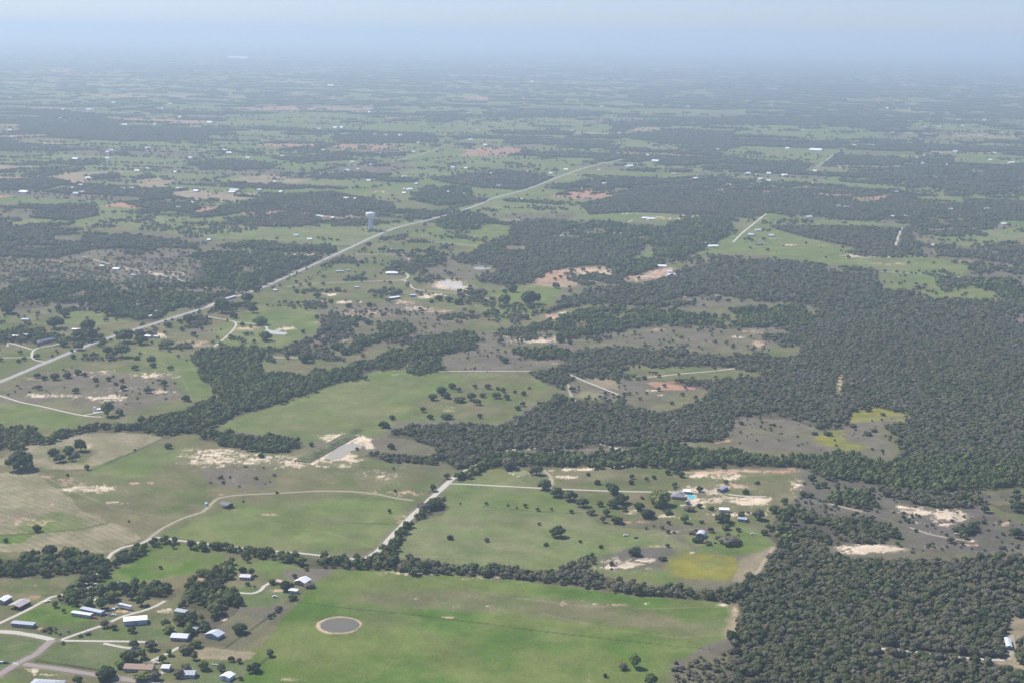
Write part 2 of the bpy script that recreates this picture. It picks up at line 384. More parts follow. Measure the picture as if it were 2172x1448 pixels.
# woods as seen: (density, kind, polygon) kind 0 oak wood, 1 greener creek wood, 2 scattered bushes
WOODS = [
 (1.0, 0, [(1590,1210),(1640,1172),(1660,1130),(1700,1140),(1760,1165),(1800,1184),(1900,1182),(2000,1182),(2090,1174),(2300,1165),(2300,1600),(1500,1600),(1525,1420),(1545,1380),(1560,1365),(1552,1350),(1566,1310),(1568,1268),(1575,1235)]),
 (1.0, 0, [(828,1185),(870,1170),(900,1182),(960,1194),(1050,1194),(1120,1205),(1200,1200),(1240,1185),(1255,1172),(1264,1180),(1235,1202),(1290,1212),(1350,1228),(1440,1238),(1520,1243),(1600,1225),(1600,1268),(1560,1270),(1450,1258),(1300,1246),(1180,1228),(1060,1214),(960,1208),(880,1210),(835,1200)]),
 (1.0, 0, [(1190,1200),(1245,1170),(1262,1168),(1266,1180),(1228,1206)]),
 (0.8, 1, [(440,1153),(450,1148),(530,1158),(600,1165),(680,1174),(740,1180),(785,1172),(830,1125),(855,1102),(882,1085),(890,1065),(905,1080),(878,1102),(865,1125),(835,1165),(850,1195),(760,1198),(650,1192),(560,1176)]),
 (0.7, 1, [(310,1130),(350,1138),(440,1152),(440,1160),(345,1152),(320,1148)]),
 (1.0, 0, [(885,1070),(900,1055),(930,1045),(950,1066),(935,1082),(900,1085)]),
 (0.9, 1, [(-60,1180),(60,1170),(130,1160),(200,1175),(235,1182),(290,1155),(312,1150),(300,1165),(240,1195),(205,1230),(175,1262),(150,1275),(120,1262),(150,1238),(185,1212),(160,1205),(100,1212),(-60,1215)]),
 (0.5, 1, [(180,1245),(265,1245),(290,1262),(240,1285),(200,1288),(130,1288),(112,1275)]),
 (0.8, 1, [(265,1238),(300,1228),(350,1235),(375,1250),(360,1262),(290,1258)]),
 (0.85, 1, [(385,1255),(400,1222),(470,1190),(495,1185),(492,1205),(465,1235),(520,1262),(500,1290),(440,1330),(400,1325),(372,1305),(380,1275)]),
 (0.9, 2, [(72,1322),(150,1312),(195,1332),(150,1352),(78,1350)]),
 (0.7, 2, [(1432,1390),(1560,1368),(1545,1470),(1420,1470)]),
 (1.0, 1, [(-100,885),(30,905),(60,908),(100,920),(160,908),(215,895),(300,885),(360,868),(400,858),(440,852),(470,832),(430,800),(415,772),(425,742),(460,737),(520,730),(560,738),(590,762),(600,782),(640,794),(700,778),(760,768),(830,742),(880,724),(930,708),(1000,703),(1012,735),(960,743),(900,752),(850,772),(800,780),(720,806),(640,832),(560,860),(500,877),(460,892),(420,912),(380,912),(350,922),(290,908),(200,910),(130,922),(60,936),(-100,970)]),
 (1.0, 1, [(412,912),(470,908),(560,918),(620,923),(650,940),(610,952),(560,948),(490,934),(420,924)]),
 (1.0, 0, [(1130,862),(1200,834),(1240,848),(1320,853),(1400,872),(1470,852),(1500,838),(1600,848),(1700,884),(1790,900),(1740,904),(1690,885),(1620,880),(1560,876),(1545,900),(1525,928),(1470,930),(1440,928),(1400,936),(1340,941),(1260,941),(1160,944),(1080,946),(1050,970),(1000,988),(960,983),(940,966),(900,973),(850,973),(800,968),(765,958),(790,953),(880,958),(920,958),(940,945),(870,922),(825,918),(840,903),(900,898),(960,896),(1060,900)]),
 (1.0, 1, [(1050,967),(1120,954),(1200,958),(1300,953),(1400,938),(1460,948),(1530,950),(1600,954),(1650,964),(1700,960),(1740,960),(1800,955),(1860,968),(1910,977),(1950,962),(2300,962),(2300,1025),(2100,1030),(2000,1036),(1930,1032),(1880,1026),(1800,1006),(1740,996),(1700,982),(1620,982),(1500,986),(1460,990),(1380,982),(1300,980),(1200,980),(1100,982),(1040,986),(1000,1000),(960,1010),(935,1032),(905,1038),(930,1015),(950,1000)]),
 (1.0, 0, [(1730,572),(1850,577),(1865,608),(1930,630),(2300,645),(2300,967),(1905,967),(1912,915),(1880,902),(1920,890),(1930,875),(1880,857),(1810,865),(1795,897),(1700,882),(1600,852),(1490,842),(1500,820),(1420,806),(1460,800),(1530,800),(1630,792),(1650,775),(1620,762),(1690,752),(1690,737),(1650,727),(1700,703),(1730,690),(1740,650)]),
 (1.0, 0, [(1390,595),(1450,568),(1530,548),(1690,553),(1740,577),(1740,650),(1700,638),(1560,624),(1440,628),(1400,648),(1300,640),(1250,640),(1160,660),(1210,622),(1300,610)]),
 (0.68, 1, [(1070,703),(1160,678),(1260,652),(1400,657),(1480,668),(1560,652),(1700,648),(1735,680),(1700,688),(1560,688),(1480,688),(1400,688),(1300,698),(1250,718),(1200,713),(1130,694)]),
 (1.0, 0, [(1210,742),(1290,728),(1380,738),(1440,738),(1560,748),(1620,755),(1640,770),(1560,774),(1420,768),(1300,761),(1250,773),(1220,788),(1160,792),(1190,770)]),
 (0.9, 1, [(1085,738),(1150,732),(1210,742),(1210,755),(1130,756)]),
 (1.0, 0, [(955,548),(1020,522),(1060,503),(1120,498),(1200,503),(1260,507),(1370,522),(1340,543),(1290,558),(1200,563),(1150,580),(1120,598),(1080,604),(1040,598),(1010,590),(1060,573),(1050,560),(990,556)]),
 (1.0, 0, [(1090,470),(1150,463),(1220,470),(1230,478),(1160,500),(1080,496)]),
 (0.9, 0, [(-200,480),(90,478),(200,493),(300,498),(400,512),(440,515),(400,525),(300,522),(200,526),(120,545),(-200,540)]),
 (0.62, 1, [(-200,592),(80,572),(140,574),(200,592),(300,602),(380,606),(440,570),(380,545),(420,520),(440,522),(520,514),(600,522),(700,522),(735,537),(700,550),(660,563),(580,598),(540,616),(470,638),(420,653),(380,648),(320,668),(250,666),(180,638),(100,636),(30,646),(-200,640)]),
 (0.35, 2, [(-200,545),(200,545),(440,545),(440,600),(300,600),(-200,595)]),
 (0.9, 1, [(540,640),(470,640),(440,660),(480,662),(540,650)]),
 (1.0, 0, [(470,462),(560,457),(620,447),(680,462),(670,475),(600,480),(530,476)]),
 (0.9, 0, [(400,462),(480,432),(560,422),(620,411),(700,406),(760,416),(830,431),(840,441),(780,445),(720,458),(600,442),(540,444),(480,455)]),
 (1.0, 0, [(905,377),(980,372),(1060,360),(1130,367),(1180,377),(1150,395),(1120,402),(1020,398),(940,386)]),
 (0.95, 0, [(1230,432),(1300,417),(1450,414),(1560,417),(1640,432),(1620,449),(1590,462),(1550,458),(1440,453),(1340,448),(1250,453)]),
 (0.62, 0, [(1640,432),(1760,432),(2300,442),(2300,470),(1950,465),(1800,465),(1700,455),(1640,447)]),
 (0.62, 0, [(1380,382),(1500,372),(1700,387),(1850,402),(2100,402),(2300,407),(2300,425),(2000,415),(1700,418),(1500,400)]),
 (0.62, 0, [(1800,362),(1950,352),(2300,352),(2300,395),(1900,395),(1780,384)]),
 (0.62, 0, [(1300,288),(1450,274),(1560,294),(1570,312),(1500,325),(1400,305)]),
 (0.62, 0, [(1250,262),(1600,247),(1900,257),(1900,262),(1540,266),(1330,272)]),
 (1.0, 0, [(1630,478),(1850,480),(1930,490),(1960,540),(1850,530),(1780,515),(1700,500)]) ,
 (0.62, 0, [(1920,465),(2120,470),(2090,500),(1960,500),(1930,485)]),
 (0.62, 0, [(1780,530),(1860,520),(1970,540),(1960,546),(1830,542)]),
 (0.6, 0, [(1980,520),(2172,515),(2300,530),(2300,555),(2100,552),(2040,545),(1990,540)]),
 (0.7, 1, [(1180,485),(1260,470),(1400,480),(1460,500),(1390,510),(1340,528),(1250,505)]),
 (0.8, 1, [(1380,500),(1450,460),(1540,465),(1560,490),(1500,525),(1450,545),(1400,560),(1330,590),(1300,590),(1290,560),(1390,545)]),
 (0.9, 1, [(930,465),(1000,450),(1040,470),(1010,485),(940,485)]),
 (0.9, 1, [(870,410),(960,395),(1000,400),(1000,430),(930,435),(880,425)]),
 (0.9, 0, [(880,412),(900,395),(920,393),(930,400)]),
 (1.0, 0, [(60,240),(220,243),(230,255),(100,252)]), (1.0, 0, [(50,262),(250,258),(250,280),(40,280)]),
 (1.0, 0, [(100,275),(300,268),(450,275),(430,298),(260,300),(100,292)]), (1.0, 0, [(-100,307),(60,305),(105,313),(60,320),(-100,318)]),
 (1.0, 0, [(395,345),(500,338),(590,350),(570,360),(430,358)]), (1.0, 0, [(570,335),(700,330),(760,338),(640,345)]),
 (1.0, 0, [(0,383),(100,377),(150,386),(90,402),(0,402)]), (1.0, 0, [(190,372),(250,367),(255,378),(200,380)]),
 (0.9, 0, [(0,360),(100,356),(190,358),(160,364),(0,366)]),
 (0.95, 0, [(250,425),(400,430),(430,440),(400,450),(300,440)]), (0.8, 0, [(80,445),(200,430),(210,455),(150,466),(60,460)]),
 (1.0, 0, [(700,292),(800,280),(920,285),(930,300),(800,305),(720,304)]), (1.0, 0, [(900,250),(1000,244),(980,256),(910,258)]),
 (1.0, 0, [(1040,278),(1220,280),(1210,287),(1050,284)]), (1.0, 0, [(1060,292),(1300,300),(1290,312),(1080,302)]),
 (0.8, 0, [(1500,440),(1720,440),(1600,400),(1500,405)]),
 (0.9, 1, [(505,745),(560,740),(590,770),(520,775)]),
 (0.85, 0, [(1650,1092),(1720,1085),(1780,1090),(1840,1090),(1905,1118),(1870,1143),(1800,1143),(1760,1150),(1700,1162),(1655,1150),(1630,1122)]),
 (0.85, 1, [(1755,1035),(1800,1035),(1860,1055),(1880,1072),(1830,1068),(1770,1050)]),
 (0.9, 0, [(1870,1028),(1950,1032),(2020,1040),(2060,1040),(2110,1060),(2090,1066),(2000,1066),(1930,1060),(1880,1045)]),
 (0.9, 0, [(2030,1110),(2075,1120),(2060,1140),(2025,1138)]), (0.8, 1, [(2100,1060),(2172,1055),(2172,1080),(2130,1078)]),
 (0.9, 1, [(865,765),(930,762),(940,780),(900,786),(865,785)]),
 (0.95, 0, [(1130,790),(1180,785),(1215,795),(1210,812),(1180,815),(1150,803)]),
 (0.85, 1, [(800,690),(835,680),(870,680),(870,700),(850,718),(815,712)]),
 (0.9, 1, [(740,740),(760,715),(800,708),(820,712),(790,725),(760,748)]),
 (0.9, 1, [(-50,702),(60,697),(140,712),(215,705),(215,730),(150,733),(60,722),(-50,722)]),
 (0.8, 1, [(30,650),(60,632),(105,625),(108,645),(60,652)]),
 (0.9, 1, [(220,650),(280,640),(350,660),(340,678),(270,676),(230,662)]),
 (0.3, 0, [(1230,575),(1380,590),(1300,612),(1230,600),(1200,590)]),
 (0.6, 1, [(870,530),(940,532),(945,555),(880,560)]),
 (0.7, 1, [(2070,590),(2172,600),(2172,640),(2120,625),(2070,610)]), (0.8, 0, [(2000,598),(2050,600),(2045,607),(2005,606)]),
 (0.95, 0, [(1865,612),(1925,618),(1930,628),(1870,625)]),
 (0.5, 2, [(1460,1135),(1560,1125),(1580,1152),(1500,1150)]),
 (0.8, 1, [(1640,1085),(1690,1075),(1720,1090),(1700,1140),(1660,1150),(1640,1120)]),
]
CLEAR = [  # gaps inside the woods
 [(2130,1345),(2142,1300),(2200,1300),(2200,1335),(2160,1345),(2154,1375),(2165,1398),(2200,1405),(2200,1425),(2140,1415),(2112,1398),(2132,1380)],
 [(1860,1376),(1950,1385),(2060,1396),(2130,1402),(2130,1410),(2050,1406),(1950,1394),(1860,1384)], [(830,482),(920,459),(935,457),(935,465),(920,471),(830,494)], [(1000,436),(1050,416),(1120,397),(1190,370),(1200,368),(1250,350),(1320,335),(1322,342),(1250,362),(1120,409),(1050,429),(1000,450)],
 [(1550,510),(1575,490),(1622,451),(1630,458),(1600,482),(1560,519)], [(1895,518),(1910,482),(1918,484),(1910,510),(1904,526)], [(560,604),(700,542),(830,483),(830,492),(700,553),(565,613)],
 [(1050,950),(1320,950),(1320,954),(1050,956)],
 [(1765,835),(1780,785),(1790,785),(1785,835)], [(1595,700),(1615,700),(1625,740),(1600,740)],
 [(1345,800),(1420,795),(1530,783),(1530,788),(1420,803),(1345,806)], [(1630,730),(1700,730),(1690,755),(1640,755)],
 [(2160,660),(2172,660),(2172,685),(2155,680)], [(380,925),(430,920),(430,926),(380,930)],
 [(700,965),(790,950),(780,935),(760,920),(700,945)], [(110,498),(180,495),(170,512),(115,510)],
 [(1075,518),(1115,518),(1115,530),(1070,530)], [(545,760),(600,765),(640,790),(560,790)], [(1120,462),(1135,462),(1135,468),(1120,468)],
]
# scattered trees and hedges too many and small to be single things: (spacing m, jitter m, polyline)
HEDGES = [
 (9, 3, [(560,650),(700,654)]), (7, 2, [(620,1272),(596,1289),(560,1318)]), (12, 4, [(0,352),(190,352)]), (16, 8, [(860,345),(960,335),(1000,335)]),
 (14, 6, [(870,452),(930,452),(1000,446)]), (14, 5, [(700,335),(860,318),(930,312)]), (16, 8, [(1010,330),(1200,345)]), (12, 4, [(1860,577),(2060,590)]),
 (10, 4, [(1345,1120),(1420,1118)]), (10, 5, [(2080,600),(2080,540)]), (18, 8, [(950,340),(1190,340)]), (14, 5, [(1330,805),(1345,806),(1300,795)]),
 (14, 6, [(0,410),(180,420),(260,425)]), (14, 6, [(1820,530),(1940,545),(2000,540)]), (9, 3, [(975,1026),(1035,986)]), (12, 5, [(450,668),(330,692),(210,735)]),
 (10, 4, [(430,705),(480,700)]), (12, 6, [(1030,1072),(1240,1088)]), (16, 8, [(560,382),(640,378)]), (12, 5, [(720,295),(860,300)]), (12, 5, [(1030,395),(1100,402)]),
 (6, 2, [(150,1416),(192,1428)]), (14, 6, [(500,600),(600,598),(720,535)]), (14, 6, [(620,615),(700,568),(790,520)]),
]
ROADS = {  # name: (width m, material key, lift m, [polylines])
 'main_road': (9.0, 'asphalt', .16, [[(-160,873),(0,810),(110,764),(210,724),(320,689),(440,652),(500,630),(565,607),(700,546),(830,488),(920,465),(1000,441),(1050,421),(1120,402),(1180,379),(1250,355),(1310,342),(1338,333)]]),
 'road': (6.4, 'pinkroad', .14, [[(-60,1466),(0,1430),(40,1405),(75,1388),(98,1368),(112,1357)], [(50,1408),(110,1416),(180,1427),(260,1439),(360,1455),(420,1466)]]),
 'gravel_road': (6.5, 'gravel', .12, [[(112,1357),(85,1350),(50,1344),(20,1340),(-30,1338)], [(770,1187),(800,1170),(830,1138),(880,1088),(935,1038),(960,1015),(985,1000),(1025,981)],
   ]),
 'farm_track': (3.4, 'gravel', .10, [[(108,1266),(60,1292),(6,1318),(-30,1335)], [(130,1356),(190,1335),(215,1327)], [(235,1318),(262,1306),(300,1296),(330,1285),(350,1274)],
   [(130,1358),(200,1359),(280,1360),(330,1362)], [(220,1364),(260,1372),(300,1377)], [(300,1455),(345,1425),(352,1418)], [(380,1372),(345,1390),(320,1402)],
   [(508,1257),(535,1258),(552,1252),(560,1243),(572,1236)],
   [(930,787),(1000,787),(1135,787)], [(950,1026),(975,1026),(1150,1035),(1290,1041),(1400,1043),(1480,1043)], [(1545,1048),(1580,1052),(1625,1053)],
   [(1205,793),(1240,808),(1290,828),(1320,840)], [(1345,802),(1405,797),(1440,793),(1530,785),(1610,774)],
   [(440,672),(480,679),(497,683),(500,692),(485,710),(455,735)], [(497,683),(550,689),(565,694),(566,703)], [(578,758),(632,759)],
   [(95,768),(76,764),(68,757),(70,745),(82,738),(110,733),(130,728)], [(-40,760),(66,758)], [(16,735),(20,728),(70,742)], [(-40,828),(0,839),(45,853),(90,862),(150,876),(190,883),(215,884)], [(175,881),(218,873)],
   [(610,609),(650,603),(720,600),(800,597),(850,595),(864,590),(864,583),(850,578)], [(855,595),(868,602),(876,612),(900,617),(960,623),(1000,628),(1040,635)],
   [(820,503),(860,507),(930,515),(1010,523)], [(310,575),(340,584),(400,600),(445,613)], [(340,578),(385,579),(390,585),(375,588)], [(750,541),(850,541),(870,553)],
   [(1205,495),(1225,485),(1260,480)], [(1186,503),(1200,495)], [(1350,453),(1420,455),(1560,458),(1590,462)], [(1312,482),(1342,468)], [(1320,510),(1370,503)],
   [(1860,577),(1960,582),(2065,591)], [(1740,352),(1768,330),(1782,322)], [(1625,449),(1660,453),(1700,457)], [(175,545),(240,563),(300,577)],
   [(830,345),(870,335),(930,318)], [(1900,1376),(2000,1390),(2060,1396),(2130,1400)], [(1860,1375),(1900,1376)]]),
 'hidden_lane': (3.6, 'gravel', .09, [[(1030,980),(1055,962),(1080,954),(1180,949),(1240,941),(1275,942),(1330,958)], [(236,1174),(208,1212),(178,1240),(140,1258),(108,1266)], [(770,1187),(700,1180),(640,1173),(540,1165),(440,1153),(380,1146),(330,1139),(300,1152),(262,1160),(236,1174)]]),

 'ranch_track': (3.6, 'dirt', .08, [[(310,1146),(345,1120),(390,1098),(430,1085),(450,1066),(465,1056),(500,1050),(560,1047),(620,1044),(680,1041),(740,1042),(790,1046),(840,1056),(876,1061)],
   [(1150,995),(1168,1010),(1172,1028)], [(1930,1118),(1970,1132),(2010,1140),(2050,1146)], [(1600,1225),(1640,1160)],
   [(1205,815),(1212,840),(1225,853)], [(2140,1400),(2150,1370),(2145,1345)], [(655,752),(690,738),(760,712)], [(1760,1068),(1800,1078),(1830,1085)]]),
 'country_road': (3.8, 'gravel', .18, [[(1555,515),(1575,495),(1600,475),(1625,455)], [(1899,522),(1906,502),(1914,484)], [(470,638),(440,650)]]),
}
PATCH = [f[2] for f in FIELDS if f[0] is None][0]
SOFTGC = set(i for i, f in enumerate(FIELDS) if f[0] is GC and min(q[1] for q in f[2]) > 560)
TRAILS = [
 [(900,1222),(1050,1262),(1240,1285),(1400,1290),(1530,1285)], [(1540,1345),(1440,1352),(1300,1335),(1150,1300)],
 [(845,1180),(960,1180),(1120,1150)], [(480,1075),(560,1105),(700,1130),(790,1160)], [(380,960),(480,1000),(520,1045)], [(70,1000),(200,1060),(340,1120)], [(300,745),(380,790),(410,850)],
 [(1250,1120),(1330,1150),(1400,1130),(1480,1120)], [(1420,1000),(1520,1012),(1640,1005)], [(1560,900),(1650,925),(1740,905)], [(20,1370),(60,1362)], [(1000,640),(1060,700),(1160,730)], [(1300,700),(1440,720),(1600,725)], [(1720,1062),(1850,1090),(1930,1118)],
 [(100,1012),(160,1042),(240,1075),(360,1100),(430,1085)],
]
def wl_(line): return [G(*p) for p in line]
ROADS_CLEAR = [(w, wl_(l)) for n, (w, m, z, ls) in ROADS.items() if n != 'hidden_lane' for l in ls]
ROADS_W = [(w, wl_(l)) for (w, m, z, ls) in ROADS.values() for l in ls]

# ------------------------------------------------------------------ far farmland pattern
PHI = math.radians(16.5)       # the section lines run this much off the view axis
def cells(x, y):
    """a patchwork of rectangular fields along the section lines: id noise, distance to the cell edge"""
    a = x * math.cos(PHI) - y * math.sin(PHI); b = x * math.sin(PHI) + y * math.cos(PHI)
    a = a + 25 * (fbm(x, y, 260, 5, 2) - .5); b = b + 25 * (fbm(x, y, 260, 6, 2) - .5)
    ROW = 240.0
    r = np.floor(b / ROW); fb = b / ROW - r
    sp = _hash(r, r * 0 + 3, 11) < .45                       # a row may be split in two
    half = np.where(sp & (fb > .5), 1, 0)
    wid = 260 + 420 * _hash(r, half, 12)
    off = 5000 * _hash(r, half, 13)
    c = np.floor((a + off) / wid); fa = (a + off) / wid - c
    da = np.minimum(fa, 1 - fa) * wid
    fbb = np.where(sp, (fb * 2) % 1.0, fb); hh = np.where(sp, ROW / 2, ROW)
    db = np.minimum(fbb, 1 - fbb) * hh
    return _hash(c * 7 + half, r, 21), _hash(c * 7 + half, r, 22), np.minimum(da, db)

def far_wood(x, y):
    """wood probability for the unsurveyed far country"""
    h1, h2, e = cells(x, y)
    big = fbm(x, y, 2600, 31, 3)
    D = y
    lean = .335 + .115 * sstep(-200, 900, x * 4000 / np.maximum(D, 1))
    wood = (h1 * .48 + big * .22 + fbm(x, y, 420, 35, 3) * .30 + (fbm(x, y, 130, 36, 3) - .5) * .55) < lean
    return wood, h2, e

def mpp_np(x, y):
    return (y * cF[1] + (zg(x, y) - H) * cF[2]) / FPX

def density(u, v, x, y, want_kind=False):
    d = np.zeros(u.shape); k = np.zeros(u.shape, int)
    far = (v < 480) & ~((v > 300) & (u < 860) & (v > 440))
    wood, h2, e = far_wood(x, y)
    amt = np.where(wood, .95, 0.0)
    spar = sstep(.45, .75, fbm(x, y, 420, 41, 3))
    amt = np.maximum(amt, .004 + .16 * sstep(.6, .8, fbm(x, y, 150, 42, 3)) * (h2 > .3))
    amt = np.maximum(amt, np.where((e < 8) & (h2 > .45), .6 * sstep(.4, .55, fbm(x, y, 90, 43, 2)), 0))
    d = np.where(far, amt, 0)
    mid = (((v >= 440) & (v < 760)) | ((v < 860) & (u > 1190))) & (v >= 440) & ~far
    d = np.where(mid, .02 + .75 * sstep(.56, .66, fbm(x, y, 75, 45, 4)), d)
    # open fields clear the pattern
    for c, s, p in FIELDS:
        if min(q[1] for q in p) < 720:
            if c is BR or c is GM: continue
            m = pip(p, u, v)
            if c is None: d[m] = np.maximum(.9 * sstep(.60, .66, fbm(x[m], y[m], 170, 46, 4)), np.where(e[m] < 9, .5, .006)); continue
            d[m] = .003 + (.32 if c is GC or c is GP else .10) * sstep(.58, .7, fbm(x[m], y[m], 110, 44, 4))
    px = 1.0 / np.maximum(mpp_np(x, y), .2)
    uw = u + 34 * px * (fbm(x, y, 42, 55, 4, .7) - .5); vw = v + 16 * px * (fbm(x, y, 42, 56, 4, .7) - .5)
    for dd, kk, p in WOODS:
        big_ = max(q[1] for q in p) < 1160 and max(q[1] for q in p) > 560
        m = pip(p, uw, vw) if big_ else pip(p, u, v)
        if dd >= .95 and 600 < min(q[1] for q in p) and max(q[1] for q in p) < 810 and max(q[0] for q in p) < 1800: dd = .82
        n = fbm(x[m], y[m], 60 if dd < .95 else 90, 51, 4)
        if dd >= .95: val = .45 + .55 * sstep(.26, .36, n)
        elif kk == 2: val = dd * (.45 + 1.1 * sstep(.44, .52, fbm(x[m], y[m], 22, 52, 3)))
        else: val = .10 + .9 * sstep(.66 - .36 * dd, .74 - .36 * dd, n)
        d[m] = np.maximum(d[m], val); k[m] = kk
    for p in CLEAR:
        d[pip(p, u, v)] = 0
    return (d, k) if want_kind else d

def cover(x, y):
    D = np.hypot(x, y)
    wob = np.clip(D / 400, 2, 34)
    xw = x + wob * (fbm(x, y, 30, 61, 3) - .5) * 2; yw = y + wob * (fbm(x, y, 30, 62, 3) - .5) * 3
    u, v = project(xw, yw)
    def mixk(kind, s, seed, xx, yy):
        t = sstep(.32, .68, fbm(xx, yy, s, seed, 5, .62))[:, None]
        return np.array(kind[0]) * (1 - t) + np.array(kind[1]) * t
    base = mixk(GM, 140, 71, x, y)
    b2 = mixk(BR, 90, 72, x, y)
    t = sstep(.42, .6, fbm(x, y, 260, 73, 4))[:, None]
    col = base * (1 - t) + b2 * t
    # far patchwork
    wood, h2, e = far_wood(x, y)
    wood &= ~pip(PATCH, u, v)
    pal = [(.0, .46, GC), (.46, .62, GP), (.62, .76, GM), (.76, .88, BR), (.88, .965, TN), (.965, 1.01, RD)]
    farm = v < 480
    for a, b, kd in pal:
        m = farm & (h2 >= a) & (h2 < b)
        if m.any(): col[m] = mixk(kd, 160, 75, x[m], y[m])
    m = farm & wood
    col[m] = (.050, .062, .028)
    soft = []
    for q in range(4):
        w2 = wob * 3.2
        soft.append(project(x + w2 * (fbm(x, y, 40, 210 + q, 4, .7) - .5) * 2.4, y + w2 * (fbm(x, y, 40, 220 + q, 4, .7) - .5) * 4.0))
    for i, (kd, s, p) in enumerate(FIELDS):
        if kd is None: continue
        if kd in (BR, BD, GM, DK, YL, RS) or (kd is TN and min(q[1] for q in p) > 1000 and max(q[0] for q in p) > 1500) or (kd is GC and i in SOFTGC):
            a = sum(pip(p, *uv).astype(float) for uv in soft) / 4
            m = a > 0
            if m.any():
                aa = a[m][:, None]; col[m] = col[m] * (1 - aa) + mixk(kd, s, 80 + i, x[m], y[m]) * aa
        else:
            m = pip(p, u, v)
            if m.any(): col[m] = mixk(kd, s, 80 + i, x[m], y[m])
    # drier and lusher patches in all the grass
    dr = sstep(.50, .78, fbm(x / 1.5, y, 38, 120, 5, .66)) * .42
    lu = sstep(.52, .80, fbm(x / 1.5, y, 30, 121, 5, .66)) * .42
    gr = (col[:, 1] > col[:, 0] * 1.02)[:, None]
    col = np.where(gr, col * (1 - dr[:, None]) + np.array((.185, .160, .095)) * dr[:, None], col)
    col = np.where(gr, col * (1 - lu[:, None]) + np.array((.095, .158, .022)) * lu[:, None], col)
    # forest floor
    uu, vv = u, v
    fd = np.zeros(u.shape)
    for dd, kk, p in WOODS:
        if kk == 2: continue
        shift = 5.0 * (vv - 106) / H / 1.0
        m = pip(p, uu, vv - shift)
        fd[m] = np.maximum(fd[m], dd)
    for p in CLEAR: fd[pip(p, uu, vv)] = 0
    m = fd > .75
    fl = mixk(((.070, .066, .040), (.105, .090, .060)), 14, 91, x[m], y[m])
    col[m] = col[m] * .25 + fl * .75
    # mowing stripes in the hay fields
    for i, ang in [(i_, (48, 100)[j_]) for j_, i_ in enumerate([i_ for i_, f_ in enumerate(FIELDS) if f_[0] is HY][:2])]:
        assert FIELDS[i][0] is HY
        p = FIELDS[i][2]
        m = pip(p, u, v)
        xx = x[m]; yy = y[m]
        ph = xx * math.cos(math.radians(ang)) + yy * math.sin(math.radians(ang)) + 14 * fbm(xx, yy, 120, 95, 2)
        s = .5 + .5 * np.sin(ph * 2 * math.pi / 8.0)
        col[m] *= (0.90 + .20 * s)[:, None]
    # weedy lines
    for w, l in LINES:
        d = seg_dist(wl_(l), x, y, w * 4)
        a = (1 - sstep(w * .5, w * 1.6, d)) * (.45 + .55 * fbm(x, y, 9, 97, 2))
        col = col * (1 - a[:, None]) + np.array((.062, .080, .038)) * a[:, None]
    # cattle trails and tyre tracks
    for l in TRAILS:
        d = seg_dist(wl_(l), x, y, 4)
        a = (1 - sstep(.5, 1.5, d)) * (.05 + .45 * vnoise(x, y, 13, 98))
        col = col * (1 - a[:, None]) + np.array((.34, .29, .19)) * a[:, None]
    # road verges
    for w, l in ROADS_W:
        d = seg_dist(l, x, y, w * 3)
        a = (1 - sstep(w * .55, w * 1.25, d)) * .45
        col = col * (1 - a[:, None]) + np.array((.24, .21, .15)) * a[:, None]
    # bare soil
    SC = ((.72, .60, .43), (.56, .40, .275), (.46, .26, .16))
    ru, rv = project(x, y)
    n1 = fbm(x, y, 9, 101, 5, .8); n2 = fbm(x, y, 34, 102, 3); n3 = fbm(x / 2.4, y, 5, 106, 3, .7)
    for (su, sv, a, b, st, kd) in SAND:
        if 1130 < su < 1700 and 985 < sv < 1100: st *= 1.4
        if 540 < sv < 760: st *= 1.45
        m = (abs(ru - su) < a * 1.8) & (abs(rv - sv) < b * 1.8)
        if not m.any(): continue
        r2 = ((ru[m] - su) / a) ** 2 + ((rv[m] - sv) / b) ** 2
        fall = np.exp(-r2 * 1.1) * st
        amt = sstep(.50, .62, fall * .80 + (n1[m] - .5) * 2.0 + (n2[m] - .5) * .6 + .10)
        amt = amt * np.clip(fall * 2.8, 0, 1) * (.25 + .75 * sstep(.34, .56, n3[m] + .25 * (fall - .5)))
        c = np.array(SC[kd])
        hue = n2[m][:, None]
        cc = c * (1 - .5 * hue) + np.array(SC[min(2, kd + 1)]) * .5 * hue
        col[m] = col[m] * (1 - amt[:, None]) + cc * amt[:, None]
        # a faint dusting round the patch
        du = np.clip(fall, 0, 1) * .16
        col[m] = col[m] * (1 - du[:, None]) + np.array((.30, .25, .18)) * du[:, None]
    # grain
    g = 1 + .22 * (fbm(x, y, 7, 103, 3) - .5) + .34 * (fbm(x, y, 45, 104, 4) - .5) + .16 * (vnoise(x, y, 1.9, 105) - .5)
    near = np.clip(9000 / np.maximum(D, 1), .3, 1)
    col *= (1 + (g - 1) * near)[:, None]
    return np.clip(col, .01, .9)

# ------------------------------------------------------------------ ground sheet (fan of cells that widens with distance)
def fan_mesh():
    vrow = np.concatenate([np.arange(1560, 1460, -10.0), np.arange(1460, 400, -1.9), np.arange(400, 135, -1.5), np.arange(135, 107.5, -1.0)])
    dep = PITCH + np.arctan((vrow - 724) / FPX)
    k = np.cos(dep) ** 2 / (2 * REARTH)
    ys = np.cos(dep) * (np.sin(dep) - np.sqrt(np.maximum(0, np.sin(dep) ** 2 - 4 * k * H))) / (2 * k)
    ys = np.concatenate([ys, [max(ys[-1] + 2000, 90000.0), 110000.0]])
    ang = np.concatenate([np.linspace(-34, -21, 60, endpoint=False), np.linspace(-21, 21, 1150, endpoint=False), np.linspace(21, 34, 61)])
    ta = np.tan(np.radians(ang))
    X = ys[:, None] * ta[None, :]; Y = np.repeat(ys[:, None], len(ta), 1)
    return X, Y
X, Y = fan_mesh()
nr, nc = X.shape
xs = X.ravel(); ys_ = Y.ravel()
colr = np.zeros((xs.size, 3))
CH = 120000
